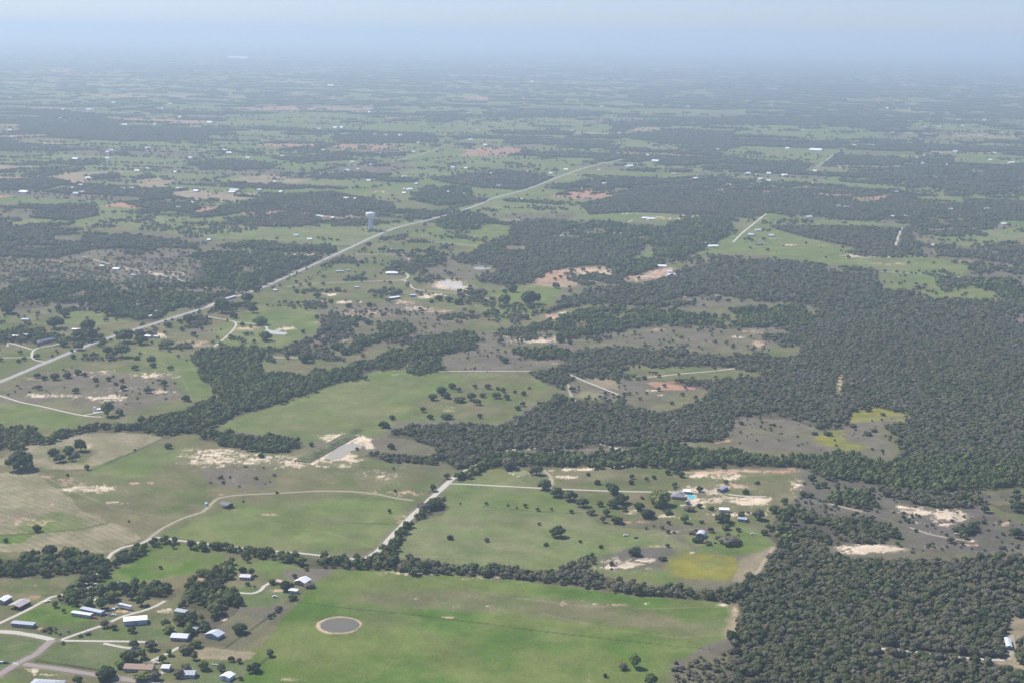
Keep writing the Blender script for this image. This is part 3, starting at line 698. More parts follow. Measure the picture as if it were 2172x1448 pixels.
for i in range(0, xs.size, CH):
    colr[i:i + CH] = cover(xs[i:i + CH], ys_[i:i + CH])

def grid_mesh(name, X, Y, Z):
    nr, nc = X.shape
    co = np.stack([X.ravel(), Y.ravel(), Z.ravel()], -1).astype(np.float32)
    i = np.arange(nr * nc).reshape(nr, nc)
    f = np.stack([i[:-1, :-1], i[:-1, 1:], i[1:, 1:], i[1:, :-1]], -1).reshape(-1, 4)
    me = bpy.data.meshes.new(name)
    me.vertices.add(len(co)); me.vertices.foreach_set('co', co.ravel())
    me.loops.add(f.size); me.loops.foreach_set('vertex_index', f.ravel().astype(np.int32))
    me.polygons.add(len(f))
    me.polygons.foreach_set('loop_start', np.arange(0, f.size, 4, dtype=np.int32))
    me.polygons.foreach_set('loop_total', np.full(len(f), 4, np.int32))
    me.update(calc_edges=True)
    return me
gme = grid_mesh('ground', X, Y, np.zeros_like(X))
at = gme.color_attributes.new('cover', 'FLOAT_COLOR', 'POINT')
at.data.foreach_set('color', np.concatenate([colr, np.ones((len(colr), 1))], 1).astype(np.float32).ravel())

def ground_material(attr=True):
    m = bpy.data.materials.new('ground_cover'); m.use_nodes = True
    nt = m.node_tree; b = nt.nodes['Principled BSDF']
    b.inputs['Roughness'].default_value = 1.0; b.inputs['Specular IOR Level'].default_value = 0.0
    tc = nt.nodes.new('ShaderNodeTexCoord')
    n1 = nt.nodes.new('ShaderNodeTexNoise'); n1.inputs['Scale'].default_value = .55; n1.inputs['Detail'].default_value = 4
    n2 = nt.nodes.new('ShaderNodeTexNoise'); n2.inputs['Scale'].default_value = .035; n2.inputs['Detail'].default_value = 6
    nt.links.new(tc.outputs['Object'], n1.inputs['Vector']); nt.links.new(tc.outputs['Object'], n2.inputs['Vector'])
    r1 = nt.nodes.new('ShaderNodeMapRange'); r1.inputs[1].default_value = .3; r1.inputs[2].default_value = .7; r1.inputs[3].default_value = .82; r1.inputs[4].default_value = 1.18
    r2 = nt.nodes.new('ShaderNodeMapRange'); r2.inputs[1].default_value = .3; r2.inputs[2].default_value = .7; r2.inputs[3].default_value = .86; r2.inputs[4].default_value = 1.14
    nt.links.new(n1.outputs[0], r1.inputs[0]); nt.links.new(n2.outputs[0], r2.inputs[0])
    mu = nt.nodes.new('ShaderNodeMath'); mu.operation = 'MULTIPLY'
    nt.links.new(r1.outputs[0], mu.inputs[0]); nt.links.new(r2.outputs[0], mu.inputs[1])
    sc_ = nt.nodes.new('ShaderNodeVectorMath'); sc_.operation = 'SCALE'
    if attr:
        a = nt.nodes.new('ShaderNodeAttribute'); a.attribute_name = 'cover'
        nt.links.new(a.outputs['Color'], sc_.inputs[0])
    else:
        sc_.inputs[0].default_value = (.13, .15, .08)
    nt.links.new(mu.outputs[0], sc_.inputs['Scale'])
    nt.links.new(sc_.outputs[0], b.inputs['Base Color'])
    return m
gme.materials.append(ground_material())
ground = bpy.data.objects.new('ground', gme); COL.objects.link(ground); tag(ground, kind='structure')
ox, oy = np.meshgrid(np.linspace(-60000, 60000, 49), np.linspace(-12000, 112000, 51))
om = grid_mesh('ground', ox, oy, np.full_like(ox, -4.0)); om.materials.append(ground_material(False))
outer = bpy.data.objects.new('ground', om); COL.objects.link(outer); tag(outer, kind='structure')

# ------------------------------------------------------------------ roads
RM = {'asphalt': material('road_surface', (.37, .355, .32), .9, .2, 0, (.4, .12)),
      'pinkroad': material('chip_seal', (.31, .255, .225), .9, .2, 0, (.5, .10)),
      'gravel': material('white_gravel', (.52, .48, .39), .95, .1, 0, (.5, .12)),
      'dirt': material('sandy_dirt', (.36, .31, .21), .95, .1, 0, (.4, .15))}
def smooth_line(P, step):
    P = [np.array(p) for p in P]
    Q = [2 * P[0] - P[1]] + P + [2 * P[-1] - P[-2]]
    out = []
    for i in range(1, len(Q) - 2):
        a, b, c, d = Q[i - 1:i + 3]
        n = max(2, int(np.linalg.norm(c - b) / step))
        for t in np.arange(n) / n:
            out.append(.5 * ((2 * b) + (c - a) * t + (2 * a - 5 * b + 4 * c - d) * t * t + (3 * b - a - 3 * c + d) * t ** 3))
    out.append(P[-1])
    return out
def ribbon(L, w, z, ragged=.12):
    vs = []; fs = []
    for i, p in enumerate(L):
        d = L[min(i + 1, len(L) - 1)] - L[max(i - 1, 0)]
        d = d / (np.linalg.norm(d) + 1e-9); n = np.array([-d[1], d[0]])
        for k, s in enumerate((-.5, -.17, .17, .5)):
            ww = w * s * (1 + (random.uniform(-ragged, ragged) if abs(s) == .5 else 0))
            q = p + n * ww
            vs.append((q[0], q[1], z + (.05 if abs(s) < .5 else 0)))
        if i:
            b = 4 * i
            for k in range(3): fs.append((b - 4 + k + 1, b - 4 + k, b + k, b + k + 1))
    return vs, fs
for name, (w, mk, z, ls) in ROADS.items():
    for k, l in enumerate(ls):
        W = wl_(l)
        far = min(p[1] for p in W)
        L = smooth_line(W, 12 if name != 'farm_track' else 7)
        vs, fs = ribbon(L, w * (1.0 if far < 3500 else 1.35), (z + .004 * (k % 9)) * (1 if far < 3000 else 2.2), .10)
        nm = name
        if name == 'farm_track' and k in (2, 3, 7, 9, 11, 13, 14, 16, 19, 21): nm = 'driveway'
        o = mesh_obj(nm, vs, fs, RM[mk]); tag(o, kind='structure')
# concrete pad and drives
def sheet(name, poly, z, mat, wob=0.0, kind='structure'):
    P = [G(*p) for p in poly]
    bm = bmesh.new()
    vs = [bm.verts.new((p[0], p[1], z)) for p in P]
    f = bm.faces.new(vs); bm.normal_update()
    if f.normal.z < 0: bmesh.ops.reverse_faces(bm, faces=[f])
    bmesh.ops.triangulate(bm, faces=[f])
    me = bpy.data.meshes.new(name); bm.to_mesh(me); bm.free(); me.materials.append(mat)
    o = bpy.data.objects.new(name, me); COL.objects.link(o); tag(o, kind=kind)
    return o
concrete = material('concrete', (.46, .44, .41), .9, .2, 0, (.3, .10))
sheet('concrete_yard', [(557,705),(566,699),(580,702),(602,698),(590,704),(611,706),(604,711),(585,710),(572,708)], .2, concrete)
sheet('driveway', [(28,1404),(38,1405),(40,1409),(26,1408)], .2, concrete)

# ------------------------------------------------------------------ ponds
water_m = bpy.data.materials.new('pond_water'); water_m.use_nodes = True
_b = water_m.node_tree.nodes['Principled BSDF']
_b.inputs['Base Color'].default_value = (.165, .150, .105, 1); _b.inputs['Specular IOR Level'].default_value = .12; _b.inputs['Roughness'].default_value = .18; _b.inputs['IOR'].default_value = 1.33
_n = water_m.node_tree.nodes.new('ShaderNodeTexNoise'); _n.inputs['Scale'].default_value = 1.2
_bp = water_m.node_tree.nodes.new('ShaderNodeBump'); _bp.inputs['Strength'].default_value = .12; _bp.inputs['Distance'].default_value = .1
_t = water_m.node_tree.nodes.new('ShaderNodeTexCoord')
water_m.node_tree.links.new(_t.outputs['Object'], _n.inputs['Vector']); water_m.node_tree.links.new(_n.outputs[0], _bp.inputs['Height']); water_m.node_tree.links.new(_bp.outputs[0], _b.inputs['Normal'])
water_pale = water_m.copy(); water_pale.name = 'silty_pond_water'
water_pale.node_tree.nodes['Principled BSDF'].inputs['Base Color'].default_value = (.39, .345, .25, 1)
water_sand = water_m.copy(); water_sand.name = 'muddy_pond_water'
water_sand.node_tree.nodes['Principled BSDF'].inputs['Base Color'].default_value = (.60, .52, .38, 1)
water_alga = water_m.copy(); water_alga.name = 'algae_water'
water_alga.node_tree.nodes['Principled BSDF'].inputs['Base Color'].default_value = (.24, .25, .11, 1)
water_alga.node_tree.nodes['Principled BSDF'].inputs['Roughness'].default_value = .5
# round stock pond with its low dug bank
pc = G(721.5, 1325.5); pr = G(763, 1325.5)[0] - pc[0]
bank_m = material('bare_bank', (.46, .355, .245), 1, .0, 0, (.35, .22))
vs = []; fs = []; NB = 96
prof = [(.985, .02), (1.03, .45), (1.07, .55), (1.13, .25), (1.20, .03)]
for i in range(NB):
    a = 2 * math.pi * i / NB
    for j, (rr, zz) in enumerate(prof):
        k = 1 + .03 * math.sin(3 * a + 1) + .02 * math.sin(7 * a)
        r = pr * (rr if j < 2 else 1.03 + (rr - 1.03) * (1.0 + .5 * math.cos(a - 3.3) + .25 * math.sin(5 * a)) * (.75)) * (1 + .010 * math.sin(9 * a))
        vs.append((pc[0] + r * math.cos(a), pc[1] + r * math.sin(a), zz))
n = len(prof)
for i in range(NB):
    i2 = (i + 1) % NB
    for j in range(n - 1): fs.append((i * n + j, i2 * n + j, i2 * n + j + 1, i * n + j + 1)[::-1])
o = mesh_obj('pond_bank', vs, fs, bank_m, smooth=True); tag(o, kind='structure')
vs = []; fs = []
for i in range(NB):
    a = 2 * math.pi * i / NB
    r1 = pr * (1.17 + .07 * math.cos(a - 2.7) + .03 * math.sin(4 * a) + .02 * random.random() + (.16 * max(0, math.cos(a - 4.25)) ** 40))
    vs += [(pc[0] + pr * 1.05 * math.cos(a), pc[1] + pr * 1.05 * math.sin(a), .035), (pc[0] + r1 * math.cos(a), pc[1] + r1 * math.sin(a), .03)]
for i in range(NB):
    j = (i + 1) % NB; fs.append((2 * i, 2 * i + 1, 2 * j + 1, 2 * j))
o = mesh_obj('pond_shore', vs, fs, material('orange_soil', (.36, .235, .125), 1, 0, 0, (.25, .3))); tag(o, kind='structure')
vs = [(pc[0] + pr * 1.01 * math.cos(2 * math.pi * i / NB), pc[1] + pr * 1.01 * math.sin(2 * math.pi * i / NB), .12) for i in range(NB)]
o = mesh_obj('pond_water', vs, [tuple(range(NB))], water_m); tag(o, kind='structure')
def pond(poly, mat, z=.15):
    P = [np.array(G(*p)) for p in poly]
    L = smooth_line(P + [P[0]], 4)[:-1]
    o = mesh_obj('pond_water', [(p[0], p[1], z) for p in L], [tuple(range(len(L)))], mat)
    if o.data.polygons[0].normal.z < 0: o.data.flip_normals()
    tag(o, kind='structure')
pond([(688,973),(704,958),(724,945),(746,940),(765,943),(766,950),(750,955),(736,960),(733,966),(722,972),(704,975)], water_pale)
pond([(932,596),(948,594),(968,599),(984,610),(972,614),(952,609),(934,604)], water_sand)
pond([(1086,998),(1112,997),(1118,1003),(1108,1010),(1092,1006)], water_alga)
pond([(1004,568),(1020,567),(1042,569),(1030,573),(1010,573)], water_pale, .3)
pond([(1788,543),(1820,541),(1842,545),(1815,547)], water_sand, .3)
# earth dam beside the silty pond
a0 = np.array(G(640, 980)); a1 = np.array(G(745, 922)); vs = []; fs = []
for i in range(41):
    t = i / 40; p = a0 * (1 - t) + a1 * t; d = (a1 - a0) / np.linalg.norm(a1 - a0); nn = np.array([-d[1], d[0]])
    hh = 2.6 * math.sin(math.pi * min(1, max(0.02, t * 1.02))) ** .4
    for s, z in ((-11, .02), (-3, 1), (2, 1), (11, .02)):
        q = p + nn * s; vs.append((q[0], q[1], max(.02, z * hh + .15 * random.random() if z == 1 else z)))
    if i:
        b = 4 * i
        for k in range(3): fs.append((b - 3 + k, b - 4 + k, b + k, b + k + 1))
o = mesh_obj('earth_dam', vs, fs, material('dam_grass', (.125, .135, .07), 1, 0, 0, (.12, .45))); tag(o, kind='structure')
# ------------------------------------------------------------------ buildings
BUILD_KEEP = []
def box_vf(x0, x1, y0, y1, z0, z1):
    v = [(x0,y0,z0),(x1,y0,z0),(x1,y1,z0),(x0,y1,z0),(x0,y0,z1),(x1,y0,z1),(x1,y1,z1),(x0,y1,z1)]
    f = [(0,3,2,1),(4,5,6,7),(0,1,5,4),(1,2,6,5),(2,3,7,6),(3,0,4,7)]
    return v, f
def join(*vf):
    V = []; F = []
    for v, f in vf:
        n = len(V); V += list(v); F += [tuple(i + n for i in q) for q in f]
    return V, F
GLASS = material('window_glass', (.05, .07, .09), .15, .6)
WHITE = (.90, .89, .86); OFFW = (.74, .73, .70); GREY = (.42, .43, .44); DGREY = (.20, .20, .215); BLUEG = (.42, .46, .50); PBLUE = (.55, .59, .62)
TANR = (.43, .37, .30); BROWN = (.33, .23, .17); ORNG = (.50, .30, .17); SLATE = (.17, .165, .19); CREAM = (.62, .56, .44)
def slab(a, b, c, d, t):
    """a roof plane a-b-c-d (counter-clockwise from above) with thickness t"""
    top = [a, b, c, d]; bot = [(p[0], p[1], p[2] - t) for p in top]
    return top + bot, [(0,1,2,3), (7,6,5,4), (0,4,5,1), (1,5,6,2), (2,6,7,3), (3,7,4,0)]
def roof_shape(L, W, h, rise, kind, ridge, ov=.45, t=.16):
    X = L / 2 + ov; Yy = W / 2 + ov
    if kind == 'gable' and ridge == 'x':
        e = h - rise * ov / (W / 2)
        return join(slab((-X,-Yy,e+t),(X,-Yy,e+t),(X,0,h+rise+t),(-X,0,h+rise+t),t), slab((X,Yy,e+t),(-X,Yy,e+t),(-X,.01,h+rise+t-.004),(X,.01,h+rise+t-.004),t))
    if kind == 'gable':
        e = h - rise * ov / (L / 2)
        return join(slab((-X,Yy,e+t),(-X,-Yy,e+t),(0,-Yy,h+rise+t),(0,Yy,h+rise+t),t), slab((X,-Yy,e+t),(X,Yy,e+t),(.01,Yy,h+rise+t-.004),(.01,-Yy,h+rise+t-.004),t))
    if kind == 'hip':
        r = min(L, W) / 2 * .9
        a = [(-X,-Yy,h+t),(X,-Yy,h+t),(X,Yy,h+t),(-X,Yy,h+t)]
        if L >= W: p, q = (-X + r, 0, h+rise+t), (X - r, 0, h+rise+t); f = [(0,1,5,4),(1,2,5),(2,3,4,5),(3,0,4)]
        else: p, q = (0, -Yy + r, h+rise+t), (0, Yy - r, h+rise+t); f = [(0,1,4),(1,2,5,4),(2,3,5),(3,0,4,5)]
        v = a + [p, q] + [(c[0], c[1], h) for c in a]
        return v, f + [(0,6,7,1),(1,7,8,2),(2,8,9,3),(3,9,6,0),(9,8,7,6)]
    if kind == 'flat':
        return slab((-X,-Yy,h+t+.05),(X,-Yy,h+t+.05),(X,Yy,h+t+.05+rise),(-X,Yy,h+t+.05+rise),t)
    if kind == 'arch':
        V = []; F = []; N = 10
        for y in (-Yy, Yy):
            for k in range(N + 1):
                a = math.pi * k / N; V.append((-X * math.cos(a), y, h + rise * math.sin(a) ** .8 + .03))
        for k in range(N): F.append((k, k + 1, N + 2 + k, N + 1 + k)[::-1])
        return V, F
def wall_shape(L, W, h, rise, kind, ridge):
    x = L / 2; y = W / 2
    v = [(-x,-y,0),(x,-y,0),(x,y,0),(-x,y,0),(-x,-y,h),(x,-y,h),(x,y,h),(-x,y,h)]
    f = [(0,1,5,4),(1,2,6,5),(2,3,7,6),(3,0,4,7)]
    if kind == 'gable' and ridge == 'x':
        v += [(-x,0,h+rise-.02),(x,0,h+rise-.02)]; f += [(4,8,7),(5,6,9)]
    elif kind == 'gable':
        v += [(0,-y,h+rise-.02),(0,y,h+rise-.02)]; f += [(4,5,8),(7,9,6)]
    elif kind == 'flat': f.append((4,5,6,7))
    elif kind == 'arch':
        N = 10
        for yy in (-y, y):
            n = len(v); v += [(-x * math.cos(math.pi * k / N), yy, h + rise * math.sin(math.pi * k / N) ** .8) for k in range(N + 1)]
            f.append(tuple(range(n, n + N + 1)) if yy > 0 else tuple(range(n + N, n - 1, -1)))
    return v, f
def building(name, A, B, W, h, rise, kind, roofc, wallc, label, cat='house', ridge='x', nwin=3, door=True, group=None, chimney=False, open_front=False, metal=False):
    a = np.array(G(*A)); b = np.array(G(*B)); d = b - a; L = float(np.linalg.norm(d)); rz = math.atan2(d[1], d[0])
    nrm = np.array([-math.sin(rz), math.cos(rz)])
    c = (a + b) / 2 + nrm * W / 2
    o = empty(name, (c[0], c[1], 0), rz)
    tag(o, label, cat, group)
    BUILD_KEEP.append((c[0], c[1], math.hypot(L, W) / 2 * .8))
    rm = paint(roofc, .45 if metal else .75, (.5, .10), 0, 'metal_roof' if metal else 'roofing')
    wm = paint(wallc, .8, (.6, .08), 0, 'wall_paint')
    if open_front:
        n = max(2, int(L / 4))
        for k in range(n + 1):
            for yy in (-W / 2 + .15, W / 2 - .15):
                x = -L / 2 + .15 + (L - .3) * k / n
                mesh_obj('post', *box_vf(x - .1, x + .1, yy - .1, yy + .1, 0, h), wm, o)
        mesh_obj('back_wall', *box_vf(-L / 2 + .3, L / 2 - .3, W / 2 - .06, W / 2 + .05, .1, h - .1), wm, o)
    else:
        mesh_obj('wall', *wall_shape(L, W, h, rise, kind, ridge), wm, o)
    mesh_obj('roof', *roof_shape(L, W, h, rise, kind, ridge), rm, o)
    if chimney:
        c_ = mesh_obj('chimney', *box_vf(L * .2, L * .2 + .8, .6, 1.4, h + rise * .3, h + rise + .9), paint((.30, .20, .16)), o)
    if not open_front:
        y = -W / 2
        slots = nwin + (1 if door else 0)
        for k in range(slots):
            x = -L / 2 + L * (k + .5) / max(1, slots)
            if door and k == slots // 2:
                big = cat in ('barn', 'shed', 'garage')
                w_ = min(L * .3, 3.4) / 2 if big else .5
                mesh_obj('door', *box_vf(x - w_, x + w_, y - .07, y - .005, 0, min(h - .25, 3.2 if big else 2.1)), paint((.34, .35, .36) if big else (.28, .16, .10)), o)
            else:
                wv = box_vf(x - .62, x + .62, y - .09, y - .05, 1.0, min(2.1, h - .35))
                w1 = mesh_obj('window', *wv, GLASS, o)
                mesh_obj('frame', *box_vf(x - .75, x + .75, y - .06, y - .004, .9, min(2.2, h - .25)), paint(WHITE), w1)
        if nwin:
            for yy in (-W / 4, W / 4):
                mesh_obj('window', *box_vf(-L / 2 - .06, -L / 2 - .005, yy - .55, yy + .55, 1.0, min(2.0, h - .35)), GLASS, o)
    return o

B_ = building
B_('barn', (263,1327), (312,1323), 9.5, 4.0, .5, 'gable', WHITE, (.50,.52,.56), 'long white metal barn with a bright white roof in the farmyard', 'barn', nwin=0, metal=True)
B_('mobile_home', (171,1297), (214,1306), 4.8, 3.0, .5, 'gable', (.50,.53,.57), (.34,.38,.44), 'long grey roofed mobile home, upper one of the pair', 'mobile home', nwin=5)
B_('mobile_home', (151,1305), (191,1311), 4.4, 2.8, .4, 'gable', OFFW, (.38,.40,.42), 'white roofed mobile home with a front porch, lower one of the pair', 'mobile home', nwin=4)
B_('mobile_home', (24,1328), (70,1332), 5.5, 2.9, .4, 'gable', (.44,.47,.50), (.20,.20,.22), 'low dark mobile home with patchy blue grey roof by the pale loop drive', 'mobile home', nwin=4)
B_('barn', (18,1290), (41,1294), 15, 3.0, 1.3, 'gable', (.47,.42,.38), (.30,.20,.14), 'tan roofed open barn beside the feed lot at the left', 'barn', ridge='y', open_front=True, metal=True)
B_('barn', (-6,1280), (9,1282), 11, 3.2, 1.2, 'gable', WHITE, (.35,.30,.26), 'white roofed shed cut by the left edge beside the feed lot', 'barn', ridge='y', nwin=0, metal=True)
B_('ranch_house', (58,1464), (124,1468), 14, 3.0, 2.2, 'hip', (.46,.47,.50), (.50,.46,.42), 'wide grey hip roofed house cut by the bottom edge near the road crossing', 'house', nwin=5)
B_('ranch_house', (362,1358), (396,1360), 9, 2.9, 1.5, 'gable', (.66,.70,.74), (.40,.33,.30), 'white and pale blue roofed house between two big yard trees', 'house', nwin=4, metal=True)
B_('garage', (402,1341), (414,1343), 6, 2.6, .8, 'gable', (.36,.38,.42), (.25,.22,.22), 'small grey roofed shed half hidden behind the yard trees', 'shed', nwin=0)
B_('house', (435,1351), (462,1357), 9, 2.9, 1.9, 'gable', PBLUE, (.36,.37,.43), 'pale blue roofed house with a grey gable end beside the fenced field', 'house', ridge='y', nwin=2)
B_('shed', (467,1441), (486,1445), 8, 3.0, 1.2, 'gable', WHITE, (.58,.63,.72), 'small bright white metal shed standing alone at the bottom', 'shed', ridge='y', nwin=0, metal=True)
B_('cottage', (342,1423), (358,1424), 7, 2.8, 1.3, 'gable', OFFW, (.55,.53,.5), 'small white roofed cottage at the end of the short gravel drive', 'house', nwin=2)
B_('ranch_house', (376,1437), (412,1438), 8, 2.9, 1.5, 'gable', (.50,.50,.51), (.36,.40,.46), 'grey roofed house hidden behind a pale bare tree', 'house', nwin=3)
B_('ranch_house', (262,1424), (322,1427), 9, 2.9, 1.7, 'gable', (.38,.26,.19), (.40,.33,.27), 'long brown roofed ranch house among trees at the bottom', 'house', nwin=6, chimney=True)
B_('shed', (369,1301), (391,1305), 5, 2.5, .5, 'flat', (.44,.45,.46), (.35,.33,.3), 'grey flat roofed shed at the edge of the wooded yard', 'shed', nwin=1)
B_('house', (624,1239), (646,1243), 11, 3.0, 2.0, 'gable', WHITE, (.40,.26,.22), 'house with a dazzling white metal roof at the head of the pond pasture', 'house', ridge='y', nwin=2, metal=True)
B_('cottage', (508,1229), (530,1230), 7, 2.7, 1.2, 'gable', (.72,.66,.64), (.50,.48,.45), 'white roofed cottage among trees above the curved driveway', 'house', nwin=3)
B_('house', (413,1239), (434,1239), 8, 2.8, 1.7, 'hip', ORNG, (.46,.36,.28), 'orange tile roofed house hidden in the trees', 'house', nwin=3)
B_('shed', (585,1238), (596,1240), 5, 2.5, 1.0, 'gable', (.56,.42,.34), (.44,.34,.26), 'small tan roofed shed left of the dark tree by the white roofed house', 'shed', nwin=1)
B_('shed', (612,1257), (629,1259), 4, 2.4, .5, 'flat', OFFW, (.42,.42,.42), 'low pale roofed shed below the bright white roofed house', 'shed', nwin=1)
B_('hay_shed', (465,1075), (482,1079), 9, 3.6, 1.2, 'gable', SLATE, (.16,.14,.13), 'dark slate roofed open hay shed inside the bend of the ranch track', 'shed', open_front=True, metal=True)
B_('ranch_house', (1424,1058), (1450,1060), 14, 3.0, 2.8, 'hip', (.27,.255,.265), (.42,.34,.27), 'grey hip roofed estate house beside the turquoise swimming pool', 'house', nwin=4, chimney=True)
B_('porch', (1446,1058), (1453,1058.5), 4, 2.6, .3, 'flat', OFFW, (.40,.36,.32), 'small white roofed porch between the estate house and the pool', 'porch', nwin=0, door=False)
B_('garage', (1450,1047), (1464,1048), 7, 2.8, .6, 'flat', WHITE, (.36,.30,.26), 'flat white roofed garage behind the estate house', 'garage', nwin=0)
B_('shed', (1454,1069), (1462,1070), 4, 2.6, 1.0, 'gable', (.25,.27,.30), (.25,.25,.25), 'small dark roofed pool shed below the swimming pool', 'shed', ridge='y', nwin=1)
B_('barn', (1521,1043), (1530,1045), 14, 3.6, 1.0, 'gable', (.38,.41,.46), (.18,.20,.26), 'blue grey metal barn on the bare yard of the estate', 'barn', ridge='y', nwin=0, metal=True)
B_('shed', (1526,1086), (1546,1087), 5, 3.0, .6, 'flat', WHITE, (.42,.42,.42), 'white flat roofed shed half hidden behind the darkest oak', 'shed', nwin=1)
B_('shed', (1565,1105), (1583,1107), 6, 2.8, .7, 'gable', BLUEG, (.20,.22,.28), 'pale blue roofed shed below the bushy estate tree', 'shed', nwin=1, metal=True)
B_('arched_barn', (1476,1140), (1494,1142), 10, 1.6, 3.6, 'arch', (.55,.56,.60), (.14,.15,.20), 'arched pale grey barn with a dark open gable on the scrub slope', 'barn', ridge='y', nwin=0)
B_('mobile_home', (2135,1377), (2146,1378), 18, 3.0, .6, 'gable', (.58,.61,.66), (.30,.33,.38), 'pale blue mobile home in the clearing of the lower right wood', 'mobile home', ridge='y', nwin=1)
B_('house', (313,676), (325,676), 8, 3.0, 1.8, 'gable', WHITE, OFFW, 'white house right below the big wood at the paved road', 'house', ridge='y')
B_('garage', (325,676), (333,677), 6, 2.6, 1.0, 'gable', PBLUE, OFFW, 'pale blue roofed garage attached right of the white road house', 'garage', nwin=0)
B_('shed', (322,665), (339,665), 7, 3.0, 1.0, 'gable', OFFW, GREY, 'pale long shed behind the white road house', 'shed')
B_('shed', (45,682), (60,682), 10, 3.0, .8, 'gable', PBLUE, GREY, 'pale blue roofed shed on the pasture at the left edge', 'shed', nwin=0)
B_('barn', (20,717), (38,718), 9, 3.2, .9, 'gable', OFFW, GREY, 'left one of two long pale roofs behind the ring drive', 'barn', nwin=0)
B_('barn', (42,715), (61,717), 12, 3.2, .9, 'gable', PBLUE, GREY, 'right one of two long pale roofs behind the ring drive', 'barn', nwin=0)
B_('ranch_house', (84,731), (119,723), 11, 3.2, 2.4, 'hip', SLATE, (.34,.24,.2), 'long dark slate roofed house on the ring drive', 'house', nwin=6)
B_('barn', (152,703), (176,704), 9, 3.2, .9, 'gable', WHITE, GREY, 'white long roof among trees above the paved road', 'barn')
B_('shed', (306,717), (318,718), 9, 3.0, 1.0, 'gable', WHITE, GREY, 'white shed right of the dark trees on the near side of the paved road', 'shed')
B_('shed', (326,717), (334,718), 6, 2.8, .8, 'gable', OFFW, GREY, 'small pale shed right of the white roadside shed', 'shed')
B_('shed', (112,690), (118,690), 4, 2.6, .6, 'flat', WHITE, GREY, 'tiny white shed under the big dark tree clump', 'shed', nwin=1)
B_('ranch_house', (819,584), (844,584), 16, 3.4, 2.6, 'hip', WHITE, (.50,.50,.50), 'white hip roofed house inside the white loop drive', 'house', nwin=5)
B_('barn', (829,637), (850,634), 8, 3.2, .6, 'flat', (.70,.74,.76), (.13,.16,.20), 'long open fronted grey white shed on the pasture', 'barn', nwin=0)
B_('shipping_shed', (870,631), (882,631), 8, 3.6, .3, 'flat', (.42,.54,.70), (.20,.30,.45), 'blue metal shed left of the scattered oaks', 'shed', nwin=0)
B_('shed', (753,613), (761,613), 6, 2.8, .8, 'gable', PBLUE, GREY, 'small pale shed beside a dark tree on the pasture', 'shed', nwin=1)
B_('shed', (824,624), (832,624), 6, 2.8, .8, 'gable', GREY, GREY, 'small grey shed above the long open fronted shed', 'shed', nwin=1)
B_('shed', (580,619), (587,619), 6, 3.0, .8, 'gable', WHITE, OFFW, 'tiny white shed near the paved road bend', 'shed', nwin=1)
B_('shed', (713,579), (728,579), 7, 3.0, .8, 'gable', (.48,.56,.62), GREY, 'long blue grey shed beyond the loop drive house', 'shed')
B_('shed', (736,577), (743,577), 6, 3.0, .8, 'gable', (.42,.40,.46), GREY, 'small grey shed right of the long blue grey shed', 'shed', nwin=1)
B_('ranch_house', (481,638), (502,632), 8, 3.0, 1.2, 'gable', (.62,.62,.60), GREY, 'pale roofed house in trees beside the paved road', 'house')
